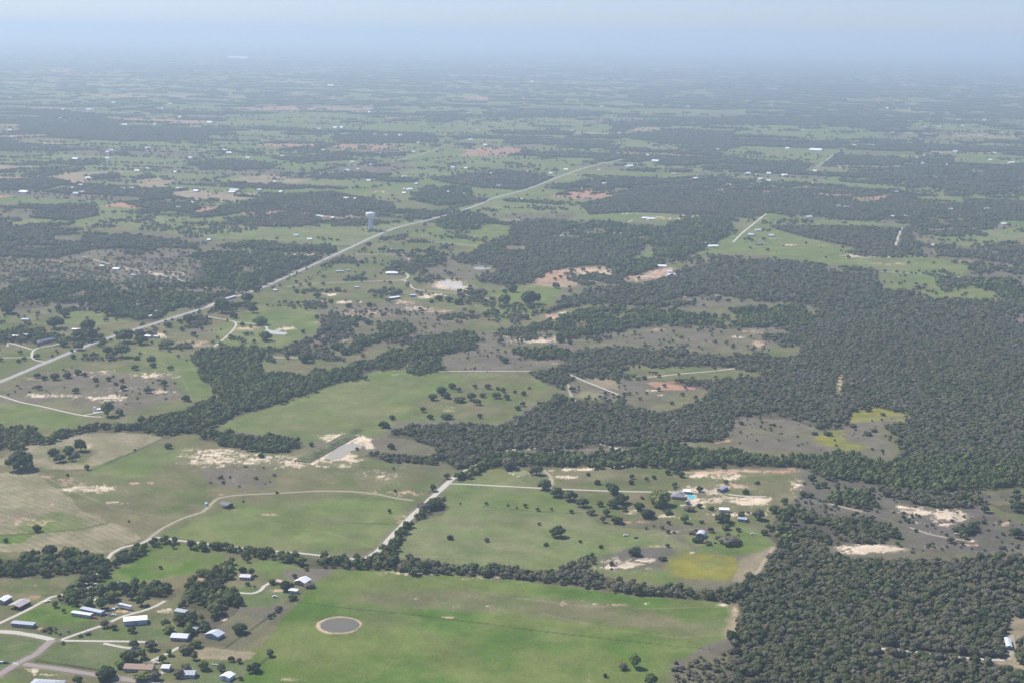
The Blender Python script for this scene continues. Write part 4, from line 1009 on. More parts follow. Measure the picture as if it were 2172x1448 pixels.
# farmsteads farther off: (u, v, width px, depth m, colour, kind, label)
FARB = [
 (1402,568,22,11,WHITE,'barn','long white roofed barn on the red earth yard, upper one'), (1426,587,16,12,WHITE,'barn','white roofed barn on the red earth yard, lower one'), (1421,580,9,9,OFFW,'shed','small pale shed between the two white barns of the red earth yard'),
 (1496,521,18,14,WHITE,'barn','left one of two white roofs on the meadow before the oak wood'), (1514,526,20,12,WHITE,'barn','right one of two white roofs on the meadow before the oak wood'),
 (1368,466,14,12,WHITE,'barn','left one of two white roofs on the tan clearing'), (1382,468,14,14,WHITE,'house','right one of two white roofs on the tan clearing'),
 (1592,501,12,12,PBLUE,'house','pale blue roofed house right of the gravel road through the wood'), (1609,492,12,12,PBLUE,'house','blue grey roofed house among trees right of the road through the wood'), (1612,521,13,9,(.30,.2,.2),'barn','dark red brown shed alone in the meadow'), (1636,503,10,12,PBLUE,'house','third pale blue roof in the tree row on the meadow'),
 (1718,463,10,9,WHITE,'shed','white shed where the far lane enters the wood'), (2132,478,14,10,WHITE,'barn','white roof at the right edge beside the far meadow'), (1980,524,18,12,WHITE,'house','house on the white yard among scattered trees at the right'),
 (1893,462,7,10,PBLUE,'house','left one of two specks of pale roof above the white lane'), (1921,462,7,10,WHITE,'house','right one of two specks of pale roof above the white lane'),
 (1780,442,14,16,GREY,'barn','grey roof of the pair deep in the far wood'), (1796,443,10,14,WHITE,'barn','white roof of the pair deep in the far wood'),
 (2018,448,12,14,PBLUE,'house','bluish roof left of the white roof in the right hand farmsteads'), (2038,447,7,10,WHITE,'house','white roof right of the bluish roof in the right hand farmsteads'), (2095,447,9,12,WHITE,'house','white roof at the tan yard near the right edge'),
 (245,574,13,10,WHITE,'house','white roofed house on the dry land above the left wood'), (215,568,9,8,OFFW,'shed','pale shed left of the white roofed house above the left wood'), (282,587,9,6,PBLUE,'shed','pale blue shed at the bend of the dirt lane in the left wood'),
 (442,512,7,9,WHITE,'house','tiny white roof at the upper edge of the left wood'), (629,503,9,12,PBLUE,'house','house with blue tarp roof on the meadow left of the water tower'), (657,511,9,10,WHITE,'house','white house under trees left of the water tower'),
 (675,461,12,10,PBLUE,'house','first of three small roofs left of the tower at the wood'), (684,463,7,9,OFFW,'house','second of three small roofs left of the tower at the wood'), (704,465,6,9,WHITE,'house','third of three small roofs left of the tower at the wood'),
 (732,424,9,14,WHITE,'house','white roof at the left end of the orange earth strip'), (753,425,8,14,WHITE,'house','white roof at the middle of the orange earth strip'),
 (870,405,11,14,WHITE,'barn','white roof right of the green field behind the tower'), (858,404,4,10,OFFW,'shed','small pale shed left of that white roof behind the tower'), (946,411,8,16,WHITE,'house','white roof at the left end of the far road bend'), (986,415,5,12,OFFW,'shed','small pale roof above the far road bend'),
 (1057,399,11,18,WHITE,'barn','white roof on the green strip before the square wood'), (1028,397,9,14,OFFW,'house','pale roof left of the white roof before the square wood'), (1043,372,13,16,OFFW,'barn','long pale roof inside the square wood'),
 (1200,363,9,16,WHITE,'barn','white roof beside the far end of the paved road'), (1284,394,10,18,WHITE,'barn','bright white roof in the clearing right of the paved road'), (1230,404,8,14,OFFW,'house','pale roof below the bright white roof right of the paved road'), (1003,460,10,12,WHITE,'house','white roof in trees at the road bend'), (1108,426,6,10,WHITE,'house','small white roof beside the far road bend'),
 (187,382,9,22,WHITE,'barn','white domed looking roof in the left farm cluster'), (170,397,10,18,PBLUE,'barn','bluish roof of the left farm cluster'), (151,403,14,16,WHITE,'barn','brightest long white roof of the left farm cluster'), (174,412,12,16,OFFW,'barn','lower right roof of the left farm cluster'), (160,414,11,16,OFFW,'barn','lower left roof of the left farm cluster'),
 (47,410,16,18,WHITE,'barn','wide white roof near the left edge below the dark wood'), (258,404,10,16,PBLUE,'barn','left pale roof of the small cluster under the tan field'), (276,403,9,16,OFFW,'house','right pale roof of the small cluster under the tan field'), (382,404,13,18,WHITE,'barn','white roof below the tan field'), (413,408,9,16,WHITE,'barn','white roof right of the tan field beside a lane'),
 (491,411,14,18,WHITE,'barn','front white roof of the farm at the left of the far woods'), (495,406,18,14,OFFW,'barn','rear pale roof of the farm at the left of the far woods'), (549,406,9,14,PBLUE,'house','pale blue roof in trees right of the two white roofs'), (594,410,6,14,WHITE,'house','speck of white roof deep in the far trees'),
 (291,366,10,18,WHITE,'barn','white roof alone on the green plain at the left'), (157,340,11,18,WHITE,'barn','wide white roof by a tree on the green plain'), (228,339,8,16,WHITE,'house','white roof right of the trees on the green plain'), (229,326,8,16,WHITE,'house','upper left roof on the green plain'), (238,322,7,16,WHITE,'house','upper right roof on the green plain'), (311,318,13,18,WHITE,'barn','long white roof high on the green plain'),
 (402,338,8,16,WHITE,'house','white roof left of the dark far wood'), (486,328,10,22,WHITE,'barn','bright white roof on the pink farmyard'), (474,322,9,16,OFFW,'house','pale roof behind the pink farmyard'), (75,318,9,18,OFFW,'barn','pale roof under the flat dark wood at the far left'),
 (735,365,11,20,PBLUE,'barn','bluish roof with a tree on the far brown field'), (748,347,7,16,OFFW,'house','small pale roof above the far brown field'), (808,329,8,20,OFFW,'house','pale roof beside the tree lined far lane'),
 (1728,321,25,30,WHITE,'barn','very long white poultry house on the far green field'), (1669,318,8,20,WHITE,'barn','small white roof left of the very long white roof'), (1815,313,8,24,WHITE,'barn','white roof right of the far crossroads'), (1850,312,12,20,PBLUE,'barn','pale roof at the tree clump right of the far crossroads'), (1967,318,7,20,OFFW,'house','pale roof further right of the far crossroads'),
 (1603,375,12,18,WHITE,'barn','first white roof of the far row before the wood'), (1589,371,8,16,WHITE,'house','small white roof left of the far row before the wood'), (1630,371,9,16,WHITE,'barn','second white roof of the far row before the wood'), (1663,375,12,18,WHITE,'barn','third white roof of the far row before the wood'), (1728,366,11,18,OFFW,'barn','pale roof below the far tan meadow'),
 (2148,349,11,20,WHITE,'barn','white roof at the far right beside the last green field'), (2165,384,10,16,WHITE,'house','white speck at the right edge of the far wood'), (2083,368,5,14,PBLUE,'house','pale speck in the far right wood'), (1388,344,14,18,WHITE,'barn','long white roof just beyond the end of the paved road'), (1338,356,14,18,WHITE,'barn','white roof strip below the end of the paved road'), (1372,333,5,18,OFFW,'house','tiny roof above the end of the paved road'),
 (1430,372,10,14,(.6,.4,.36),'house','pinkish roof in the far middle'), (1216,282,9,26,WHITE,'barn','white roof under the long far field'), (1000,300,8,22,OFFW,'house','pale roof in the far tree belt'), (1030,311,6,22,WHITE,'house','white roof in the far tree belt'), (846,291,7,24,WHITE,'house','right white roof of three in the far wood band'), (815,291,7,24,WHITE,'house','middle white roof of three in the far wood band'), (798,290,7,24,WHITE,'house','left white roof of three in the far wood band'),
 (241,223,8,40,WHITE,'barn','bright speck of roof far off at the upper left'), (266,269,8,30,WHITE,'barn','bright white roof under the far left woods'), (190,236,12,30,OFFW,'barn','long pale roof in the far left country'), (340,235,14,30,WHITE,'barn','long white roof in the middle of the far left country'), (381,252,6,26,WHITE,'house','white roof by the far left wood'), (441,263,11,30,OFFW,'barn','pale long roof left of the far red field'), (708,274,6,26,WHITE,'house','left roof at the edge of the far dark wood'), (722,274,6,26,WHITE,'house','right roof at the edge of the far dark wood'), (700,186,12,50,WHITE,'barn','faint white roof in the blue distance'),
 (1127,178,5,60,WHITE,'barn','faint white speck in the blue distance right of centre'), (502,128,42,90,WHITE,'warehouse','very long white warehouse on the hazy horizon'), (345,112,6,120,(.8,.6,.55),'barn','faint pinkish speck just under the horizon'), (1878,235,5,50,WHITE,'house','white speck in the hazy woods at the right'), (781,242,5,30,WHITE,'house','white speck right of the far red field'), (135,237,5,30,OFFW,'house','faint roof in the far left woods'),
]
for u, v, w, dep, c, cat, lab in FARB:
    m = mpp(u, v); h = max(3.2, m * 1.0)
    far = v < 300
    o = building({'barn': 'barn', 'house': 'farmhouse', 'shed': 'shed', 'warehouse': 'warehouse'}[cat], (u - w / 2, v), (u + w / 2, v + w * random.uniform(-.04, .08)), dep * 1.2, min(h, 2.4 + m * .3), dep * .22, 'gable', c, tuple(.75 * q for q in c), lab, cat, nwin=0 if v < 430 else 2, door=v > 430, metal=True)

# roofs too far off to tell one from the next
_k = 0
for _t in range(4000):
    v = 210 + 235 * random.random() ** 1.3; u = random.uniform(0, 2172)
    x, y = G(u, v); xa = np.array([x]); ya = np.array([y])
    if far_wood(xa, ya)[0][0] or any(abs(u - q[0]) < 14 and abs(v - q[1]) < 5 for q in FARB): continue
    w = random.uniform(5, 9)
    c = random.choice((WHITE, WHITE, OFFW, PBLUE))
    building('farm_roof', (u - w / 2, v), (u + w / 2, v + .1), 16, 3.0, 3.2, 'gable', c, tuple(.7 * q for q in c), 'tiny pale farm roof scattered far out on the hazy plain', 'barn', nwin=0, door=False, metal=True, group='tiny farm roofs on the hazy plain')
    _k += 1
    if _k >= 70: break

# ------------------------------------------------------------------ water tower
def lathe(name, prof, mat, parent, n=48, smooth=True, flute=0):
    V = []; F = []
    for k in range(n):
        a = 2 * math.pi * k / n
        for r, z in prof:
            rr = r * (1 - (flute if (k % 2 and r > 1) else 0))
            V.append((rr * math.cos(a), rr * math.sin(a), z))
    m = len(prof)
    for k in range(n):
        k2 = (k + 1) % n
        for j in range(m - 1): F.append((k * m + j, k2 * m + j, k2 * m + j + 1, k * m + j + 1))
    return mesh_obj(name, V, F, mat, parent, smooth=smooth)
tx, ty = G(786, 490)
tower = empty('water_tower', (tx, ty, 0))
tag(tower, 'tall white water tower on a wide grey fluted pillar beside the paved road', 'water tower')
s = mpp(786, 490)
wp = material('tank_paint', (.82, .83, .82), .45, .4, 0, (.05, .03)); gp = material('pillar_paint', (.74, .76, .77), .6, .3, 0, (.05, .05))
lathe('pillar', [(7.4*s*.74, 0), (6.2*s*.76, 1.5), (6.0*s*.76, 10*s), (6.0*s*.76, 27*s), (6.6*s*.86, 27.6*s)], gp, tower, 64, False, .05)
lathe('tank_bowl', [(6.5*s*.86, 27.4*s), (9.2*s, 29.8*s), (9.9*s, 31.5*s), (10.05*s, 33*s), (10.05*s, 36.8*s), (9.9*s, 37.2*s)], material('bowl_paint', (.88, .88, .87), .5, .4, 0, (.05, .04)), tower)
lathe('tank_roof', [(10.12*s, 37.0*s), (9.6*s, 37.7*s), (6.5*s, 38.6*s), (2.5*s, 39.1*s), (.01, 39.2*s)], wp, tower)
lathe('vent', [(.9, 39.0*s), (.9, 39.0*s + 1.2), (.3, 39.0*s + 1.8), (.01, 39.0*s + 1.9)], wp, tower, 16)
mesh_obj('door', *box_vf(-1.2, 1.2, -7.4*s*.74 - .1, -5.6*s, 0, 3.2), paint((.30, .32, .34)), tower)
V = []; F = []
for k in range(48):
    a = 2 * math.pi * k / 48
    for r, z in ((9.3*s, 37.85*s + 1.1), (9.3*s, 37.85*s + 1.25)): V.append((r * math.cos(a), r * math.sin(a), z))
for k in range(48): F.append((2*k, 2*((k+1) % 48), 2*((k+1) % 48) + 1, 2*k + 1))
mesh_obj('railing', V, F, wp, tower)
BUILD_KEEP.append((tx, ty, 14)); BUILD_KEEP.append((tx + 20, ty, 8))
vh = building('pump_house', (792,490), (797,490.5), 6, 3, .8, 'gable', OFFW, GREY, 'small pump house at the foot of the water tower', 'shed', nwin=1)

# ------------------------------------------------------------------ tanks, pool, trailers, cars, fences
def tank(u, v, r, h, label, col=WHITE, name='water_tank', cone=True):
    x, y = G(u, v); o = empty(name, (x, y, 0)); tag(o, label, 'tank')
    lathe('shell', [(r, 0), (r, h)], paint(col, .4), o, 24)
    lathe('lid', [(r + .05, h - .02), (r * .5, h + r * .35 if cone else h + .1), (.01, h + (r * .5 if cone else .15))], paint(tuple(.95 * c for c in col), .4), o, 24)
    BUILD_KEEP.append((x, y, r + 1))
tank(438, 1072, 1.6, 3.0, 'small pale blue tank at the inside of the ranch track bend', (.62, .72, .80))
tank(201, 872, 1.3, 5.5, 'slim white silo on the white slab in the eroded pasture', name='silo')
tank(590, 1044, 1.0, 1.4, 'little stock tank beside the curved ranch track', (.5, .5, .48))
o = sheet('concrete_slab', [(196,874),(214,869),(221,871),(204,877)], .15, concrete)
building('shed', (207,872), (218,871), 4, 2.2, .3, 'flat', WHITE, GREY, 'low white shed right of the slim white silo', 'shed', nwin=1, door=False)
pool = empty('swimming_pool', (*G(1466, 1053), 0)); tag(pool, 'turquoise swimming pool beside the grey estate house', 'swimming pool')
px0, py0 = G(1466, 1053)
def relpoly(poly, z): return [(G(*p)[0] - px0, G(*p)[1] - py0, z) for p in poly]
mesh_obj('paving', relpoly([(1456,1058.5),(1453,1047.5),(1470,1048),(1479,1050.5),(1474,1059)], .12), [(0,4,3,2,1)[::-1] if False else (0,4,3,2,1)], paint((.50, .42, .34)), pool)
o_ = mesh_obj('water', relpoly([(1461,1057),(1457.5,1048.8),(1468,1049.5),(1475.5,1052),(1471,1057)], .22), [(0,4,3,2,1)], material('pool_water', (.10, .52, .55), .1, .5), pool)
for q in pool.children:
    if q.data.polygons[0].normal.z < 0: q.data.flip_normals()
def wheel(x, y, r, w, parent):
    t = mesh_obj('tyre', *_cyl(r, w), paint((.03, .03, .03), .9), parent, (x, y, r))
def _cyl(r, w, n=14):
    V = []; F = []
    for s_ in (-w / 2, w / 2):
        for k in range(n): V.append((r * math.cos(2 * math.pi * k / n), s_, r * math.sin(2 * math.pi * k / n)))
    for k in range(n): F.append((k, (k + 1) % n, n + (k + 1) % n, n + k)[::-1])
    F += [tuple(range(n)), tuple(range(2 * n - 1, n - 1, -1))]
    return V, F
def car(u, v, rz, col, label, pickup=False):
    x, y = G(u, v); o = empty('parked_pickup' if pickup else 'parked_car', (x, y, .05), rz); tag(o, label, 'pickup truck' if pickup else 'car')
    L = 2.6 if pickup else 2.25
    prof = [(-L,.45),(-L,.85),(-L+.25,.98),(L-1.5,1.0),(L-.15,.82),(L,.6),(L,.4)]
    if pickup: prof = [(-L,.5),(-L,1.05),(L-1.9,1.05),(L-.2,1.0),(L,.75),(L,.45)]
    n = len(prof); V = [(a, -.88, b) for a, b in prof] + [(a, .88, b) for a, b in prof]
    F = [(k, (k + 1) % n, n + (k + 1) % n, n + k) for k in range(n)] + [tuple(range(n))[::-1], tuple(range(n, 2 * n))]
    mesh_obj('body', V, F, paint(col, .3, (.6, .03), 0, 'car_paint'), o)
    c0, c1 = (-.4, 1.3) if pickup else (-1.7, 1.0)
    V = [(c0,-.82,.98),(c1,-.82,.98),(c1,.82,.98),(c0,.82,.98),(c0+.3,-.68,1.5),(c1-.55,-.68,1.5),(c1-.55,.68,1.5),(c0+.3,.68,1.5)]
    g = mesh_obj('windows', V, [(0,1,5,4),(1,2,6,5),(2,3,7,6),(3,0,4,7)], GLASS, o)
    mesh_obj('cab_roof', *box_vf(c0+.28, c1-.5, -.7, .7, 1.49, 1.56), paint(col, .3, (.6, .03), 0, 'car_paint'), o)
    for sx in (-L + .85, L - .85):
        for sy in (-.82, .82):
            w = mesh_obj('wheel', *_cyl(.34, .22), paint((.03, .03, .03), .9), o, (sx, sy, .34))
    for sy in (-.6, .6):
        mesh_obj('headlight', *box_vf(L - .02, L + .02, sy - .18, sy + .18, .55, .72), paint((.8, .8, .78), .2), o)
    BUILD_KEEP.append((x, y, 3))
def trailer(A, B, label):
    a = np.array(G(*A)); b = np.array(G(*B)); L = float(np.linalg.norm(b - a)); rz = math.atan2(b[1] - a[1], b[0] - a[0]); c = (a + b) / 2
    o = empty('box_trailer', (c[0], c[1], 0), rz); tag(o, label, 'trailer')
    mesh_obj('box', *box_vf(-L / 2, L / 2, -1.3, 1.3, 1.1, 3.9), paint((.62, .62, .64), .5), o)
    mesh_obj('box_roof', *box_vf(-L / 2 - .02, L / 2 + .02, -1.32, 1.32, 3.9, 3.97), paint((.72, .72, .72), .5), o)
    mesh_obj('chassis', *box_vf(-L / 2 + .5, L / 2 - .3, -.5, .5, .8, 1.1), paint((.08, .08, .08)), o)
    for sx in (L / 2 - 1.5, L / 2 - 2.8):
        for sy in (-1.1, 1.1): mesh_obj('wheel', *_cyl(.5, .35), paint((.03, .03, .03), .9), o, (sx, sy, .5))
    BUILD_KEEP.append((c[0], c[1], L / 2))
trailer((253,1288), (279,1294), 'long white box trailer parked at the yard trees above the white barn')
car(202, 1311, -.3, (.50, .03, .05), 'red car at the right end of the mobile homes')
car(196, 1304, .9, WHITE, 'white van at the right end of the grey mobile home')
car(220, 1296, 1.2, OFFW, 'pale car between the grey mobile home and the box trailer')
car(238, 1293, .4, WHITE, 'white pickup nearest the box trailer', True); car(246, 1290, 1.0, OFFW, 'pale car just left of the box trailer')
car(228, 1303, .2, (.55,.5,.42), 'tan car in the row below the mobile homes'); car(234, 1304, 1.4, DGREY, 'dark car in the row below the mobile homes'); car(241, 1305, .1, WHITE, 'white car at the right of the row below the mobile homes')
car(5, 1406, .1, WHITE, 'left one of two cars at the left edge beside the lower road'); car(13, 1406, .1, (.12,.12,.14), 'dark car right beside the white one at the left edge')
car(101, 1276, .6, WHITE, 'white pickup at the head of the left lane', True); car(583, 1266, .2, WHITE, 'white car on the grass beside the pond pasture fence', False)
car(331, 1407, .3, WHITE, 'white car right of the long brown roofed house'); car(351, 1423, .5, (.6,.6,.6), 'pale car before the small white roofed cottage')
for k, (u, v, r, c, l) in enumerate([(174,1255,.3,WHITE,'leftmost'), (182,1251,.6,OFFW,'second from the left'), (188,1249,.2,WHITE,'third from the left'), (193,1246,1.2,(.5,.5,.5),'fourth from the left'), (204,1240,.1,WHITE,'fifth from the left'), (217,1252,.9,WHITE,'lowest'), (233,1242,.5,(.42,.2,.15),'rusty red one'), (239,1241,.1,(.4,.18,.14),'darker rusty one'), (250,1238,.9,WHITE,'second from the right'), (259,1235,.2,(.35,.5,.62),'pale blue rightmost')]):
    car(u, v, r, c, f'old car rusting in the wooded yard, {l} of the scrap row')
car(204, 1272, 1.1, WHITE, 'old white car under the big tree of the wooded yard'); car(2030, 1133, 0, OFFW, 'pale pickup at the right of the white gully', True)
car(1540, 1120, .2, WHITE, 'white car in the bushes right of the arched barn'); car(1484, 1044, .2, WHITE, 'white car under the tree beside the estate yard'); car(1597, 1133, 0, WHITE, 'lone white van in the green field right of the arched barn')
car(1460, 1069, 0, OFFW, 'pale car beside the dark pool shed'); car(1327, 1136, .2, WHITE, 'lone white van in the middle pasture near the gully'); car(1349, 1141, .3, (.08,.08,.09), 'lone black car in the middle pasture near the gully')
def fence(name, line, gap, hgt, rails, col, label):
    W = wl_(line); x0, y0 = W[0]
    o = empty(name, (x0, y0, 0)); tag(o, label, 'fence')
    L = smooth_line(W, gap) if len(W) < 3 else [np.array(W[0])]
    if len(W) >= 3:
        for a, b in zip(W[:-1], W[1:]):
            a = np.array(a); b = np.array(b); n = max(1, round(float(np.linalg.norm(b - a)) / gap))
            L += [a + (b - a) * (k + 1) / n for k in range(n)]
    m = paint(col, .8); pm = raw_post(hgt, m)
    for p in L[:100]:
        q = bpy.data.objects.new('post', pm); COL.objects.link(q); q.parent = o; q.location = (p[0] - x0, p[1] - y0, 0)
    for z, t in rails:
        V = []; F = []
        for i, p in enumerate(L[:100]):
            V += [(p[0] - x0, p[1] - y0, z - t), (p[0] - x0 + .001, p[1] - y0 + t, z), (p[0] - x0, p[1] - y0, z + t)]
            if i:
                b = 3 * i; F += [(b - 3, b, b + 1, b - 2), (b - 2, b + 1, b + 2, b - 1), (b - 1, b + 2, b, b - 3)]
        mesh_obj('rail', V, F, m, o)
def raw_post(h, m):
    me = bpy.data.meshes.new('post'); v, f = box_vf(-.08, .08, -.08, .08, 0, h); me.from_pydata(v, [], f); me.materials.append(m); return me
fence('pipe_fence', [(76,1401),(150,1412),(215,1422)], 2.6, 1.5, [(.5, .05), (.95, .05), (1.4, .06)], (.06, .06, .06), 'black pipe fence along the near side of the lawn at the lower road')
fence('wire_fence', [(630,1277),(741,1291),(865,1303),(1046,1325),(1171,1342),(1303,1357),(1380,1365)], 4.5, 1.3, [(.5, .015), (.9, .015), (1.2, .015)], (.10, .085, .06), 'long wire fence running across the round pond pasture')
fence('wire_fence', [(478,1373),(554,1320),(596,1289),(616,1273)], 3.5, 1.3, [(.5, .015), (.9, .015), (1.2, .015)], (.10, .085, .06), 'wire fence with bushes dividing the pond pasture from the farmyards')
mb = empty('mailbox_stand', (*G(134, 1362), 0)); tag(mb, 'pale brick mailbox stand at the fork of the drives', 'mailbox')
mesh_obj('pillar', *box_vf(-.8, .8, -.8, .8, 0, 1.8), paint((.52, .46, .38)), mb); mesh_obj('cap', *box_vf(-.95, .95, -.95, .95, 1.8, 2.0), paint((.66, .62, .55)), mb)
mesh_obj('box', *box_vf(-.2, .2, -1.05, -.8, 1.1, 1.4), paint((.1, .1, .1)), mb)
bt = empty('feed_trough', (*G(458, 1410), 0), -.12); tag(bt, 'long pale trough on the grass above the small white shed', 'trough')
mesh_obj('basin', *box_vf(-3.4, 3.4, -.5, .5, .25, .8), paint((.60, .56, .50)), bt)
for sx in (-2.6, 0, 2.6): mesh_obj('leg', *box_vf(sx - .1, sx + .1, -.4, .4, 0, .25), paint((.2, .2, .2)), bt)
# ------------------------------------------------------------------ foliage
def leaf_material(name, c1, c2, c3):
    m = bpy.data.materials.new(name); m.use_nodes = True
    nt = m.node_tree; b = nt.nodes['Principled BSDF']
    b.inputs['Roughness'].default_value = .85; b.inputs['Specular IOR Level'].default_value = .15
    oi = nt.nodes.new('ShaderNodeObjectInfo')
    ramp = nt.nodes.new('ShaderNodeValToRGB')
    ramp.color_ramp.elements[0].color = (*c1, 1); ramp.color_ramp.elements[1].color = (*c3, 1)
    e = ramp.color_ramp.elements.new(.55); e.color = (*c2, 1)
    nt.links.new(oi.outputs['Random'], ramp.inputs[0])
    tc = nt.nodes.new('ShaderNodeTexCoord'); n = nt.nodes.new('ShaderNodeTexNoise')
    n.inputs['Scale'].default_value = 3.0; n.inputs['Detail'].default_value = 4
    nt.links.new(tc.outputs['Object'], n.inputs['Vector'])
    mr = nt.nodes.new('ShaderNodeMapRange'); mr.inputs[1].default_value = .3; mr.inputs[2].default_value = .7
    mr.inputs[3].default_value = .82; mr.inputs[4].default_value = 1.18
    nt.links.new(n.outputs[0], mr.inputs[0])
    s = nt.nodes.new('ShaderNodeVectorMath'); s.operation = 'SCALE'
    nt.links.new(ramp.outputs[0], s.inputs[0]); nt.links.new(mr.outputs[0], s.inputs['Scale'])
    nt.links.new(s.outputs[0], b.inputs['Base Color'])
    return m
LEAF = {
 'oak': leaf_material('oak_leaves', (.084, .098, .040), (.112, .124, .052), (.138, .130, .074)),
 'dark': leaf_material('dark_oak_leaves', (.043, .062, .026), (.055, .077, .031), (.072, .089, .038)),
 'green': leaf_material('elm_leaves', (.078, .104, .036), (.104, .132, .043), (.148, .158, .053)),
 'brown': leaf_material('dry_oak_leaves', (.126, .118, .074), (.156, .138, .096), (.132, .134, .062)),
 'light': leaf_material('light_green_leaves', (.144, .192, .054), (.168, .210, .060), (.192, .204, .062)),
}
bark = material('bark', (.085, .070, .055), .95, .1, 0, (1.5, .25))

_ico = bmesh.new(); bmesh.ops.create_icosphere(_ico, subdivisions=2, radius=1.0)
_ico.verts.ensure_lookup_table()
ICOV = np.array([v.co[:] for v in _ico.verts]); ICOF = np.array([[v.index for v in f.verts] for f in _ico.faces]); _ico.free()
_ico = bmesh.new(); bmesh.ops.create_icosphere(_ico, subdivisions=1, radius=1.0)
_ico.verts.ensure_lookup_table()
ICOV1 = np.array([v.co[:] for v in _ico.verts]); ICOF1 = np.array([[v.index for v in f.verts] for f in _ico.faces]); _ico.free()

def crown_geo(seed, lobes=15, leaves=420, tall=1.0, rough=.22, fine=True):
    """an uneven broad-leaf crown: overlapping displaced lobes with leaf clumps standing off them; unit radius"""
    r = np.random.default_rng(seed)
    V = []; F = []; nv = 0; cen = []
    iv, iff = (ICOV, ICOF) if fine else (ICOV1, ICOF1)
    for k in range(lobes):
        if k == 0: c = np.array([0, 0, .62 * tall]); rad = .55
        else:
            a = 2.399963 * k + r.uniform(-.3, .3); q = math.sqrt(k / lobes)
            rr = .66 * q + r.uniform(-.08, .08)
            c = np.array([rr * math.cos(a), rr * math.sin(a), tall * (.30 + .62 * math.sqrt(max(0, 1 - q * q)) * r.uniform(.75, 1.1))])
            rad = r.uniform(.24, .40)
        cen.append((c, rad))
        w = 1 + rough * (r.random(len(iv)) - .5) * 2
        v = iv * w[:, None] * np.array([rad, rad, rad * r.uniform(.7, .95)]) + c
        v[:, 2] = np.maximum(v[:, 2], .07 * tall + .05 * r.random())
        V.append(v); F += (iff + nv).tolist(); nv += len(v)
    for k in range(leaves):
        c, rad = cen[r.integers(len(cen))]
        d = r.normal(size=3); d /= np.linalg.norm(d); d[2] = abs(d[2]) if r.random() < .7 else d[2]
        p = c + d * rad * r.uniform(.85, 1.22); p[2] = max(p[2], .06 * tall)
        s = r.uniform(.045, .10)
        t = np.cross(d, r.normal(size=3)); t /= np.linalg.norm(t) + 1e-9; b = np.cross(d, t)
        t = t + .5 * d * r.uniform(-1, 1)
        V.append(np.array([p - t * s - b * s * .5, p + t * s * .3 - b * s, p + t * s + b * s * .6, p - t * s * .4 + b * s]))
        F.append([nv, nv + 1, nv + 2, nv + 3]); nv += 4
    return np.concatenate(V), F
def trunk_geo(seed, tall=1.0):
    r = np.random.default_rng(seed + 500); V = []; F = []
    def limb(p0, p1, r0, r1):
        p0 = np.array(p0, float); p1 = np.array(p1, float); d = p1 - p0; d /= np.linalg.norm(d)
        u = np.cross(d, (0.3, 1, .2)); u /= np.linalg.norm(u); w = np.cross(d, u); b = len(V)
        for p, q in ((p0, r0), (p1, r1)):
            for k in range(6):
                a = k * math.pi / 3; V.append(p + (u * math.cos(a) + w * math.sin(a)) * q)
        for k in range(6): F.append([b + k, b + (k + 1) % 6, b + 6 + (k + 1) % 6, b + 6 + k])
    top = (r.uniform(-.05, .05), r.uniform(-.05, .05), .42 * tall)
    limb((0, 0, -.03), top, .075, .055)
    for k in range(4):
        a = k * 1.57 + r.uniform(-.4, .4)
        limb(top, (.5 * math.cos(a), .5 * math.sin(a), tall * r.uniform(.6, .8)), .045, .02)
    return V, F
def raw_mesh(name, V, F, mat, smooth=False):
    me = bpy.data.meshes.new(name); me.from_pydata([tuple(p) for p in V], [], [tuple(f) for f in F]); me.update()
    me.materials.append(mat)
    return me
KINDS = {'oak': (1.02, .22), 'dark': (1.0, .18), 'green': (1.15, .26), 'brown': (.98, .24), 'light': (1.15, .26)}
CROWN = {}; TRUNK = []
for i in range(3):
    V, F = trunk_geo(i); TRUNK.append(raw_mesh('trunk', V, F, bark))
for kd, (tall, rough) in KINDS.items():
    for i in range(5):
        V, F = crown_geo(100 + i * 7 + len(kd), 9 + i * 2, 380, tall * (.85, 1.1, .95, 1.2, .8)[i], rough * .8)
        q_ = np.random.default_rng(i + len(kd))
        V = V * np.array([q_.uniform(.88, 1.1), q_.uniform(.88, 1.1), 1]) + V[:, 2:3] * np.array([[q_.uniform(-.12, .12), q_.uniform(-.12, .12), 0]])
        CROWN[kd, i] = raw_mesh('crown', V, F, LEAF[kd])
        CROWN[kd, i].polygons.foreach_set('use_smooth', [len(f) == 3 for f in F])
# instanced forms for the woods (crown and trunk in one mesh)
FORM = bpy.data.collections.new('woodland_forms')
forms = []
def add_form(V, F, V2, F2, leaf):
    me = bpy.data.meshes.new('form')
    n = len(V)
    me.from_pydata([tuple(p) for p in V] + [tuple(p) for p in V2], [], [tuple(f) for f in F] + [tuple(i + n for i in f) for f in F2])
    me.update(); me.materials.append(leaf); me.materials.append(bark)
    mi = [0] * len(F) + [1] * len(F2); me.polygons.foreach_set('material_index', mi); me.polygons.foreach_set('use_smooth', [len(f) == 3 for f in F] + [False] * len(F2))
    o = bpy.data.objects.new('form_%02d' % len(forms), me); FORM.objects.link(o); forms.append(o)
    return len(forms) - 1
FI = {}
for kd in ('oak', 'dark', 'green', 'brown', 'light'):
    FI[kd] = []
    for i in range(3):
        V, F = crown_geo(300 + i * 11 + len(kd), 10, 60, KINDS[kd][0], .15, fine=False)
        V2, F2 = trunk_geo(i)
        FI[kd].append(add_form(V, F, V2, F2, LEAF[kd]))
FARFORM = bpy.data.collections.new('far_woodland_forms')
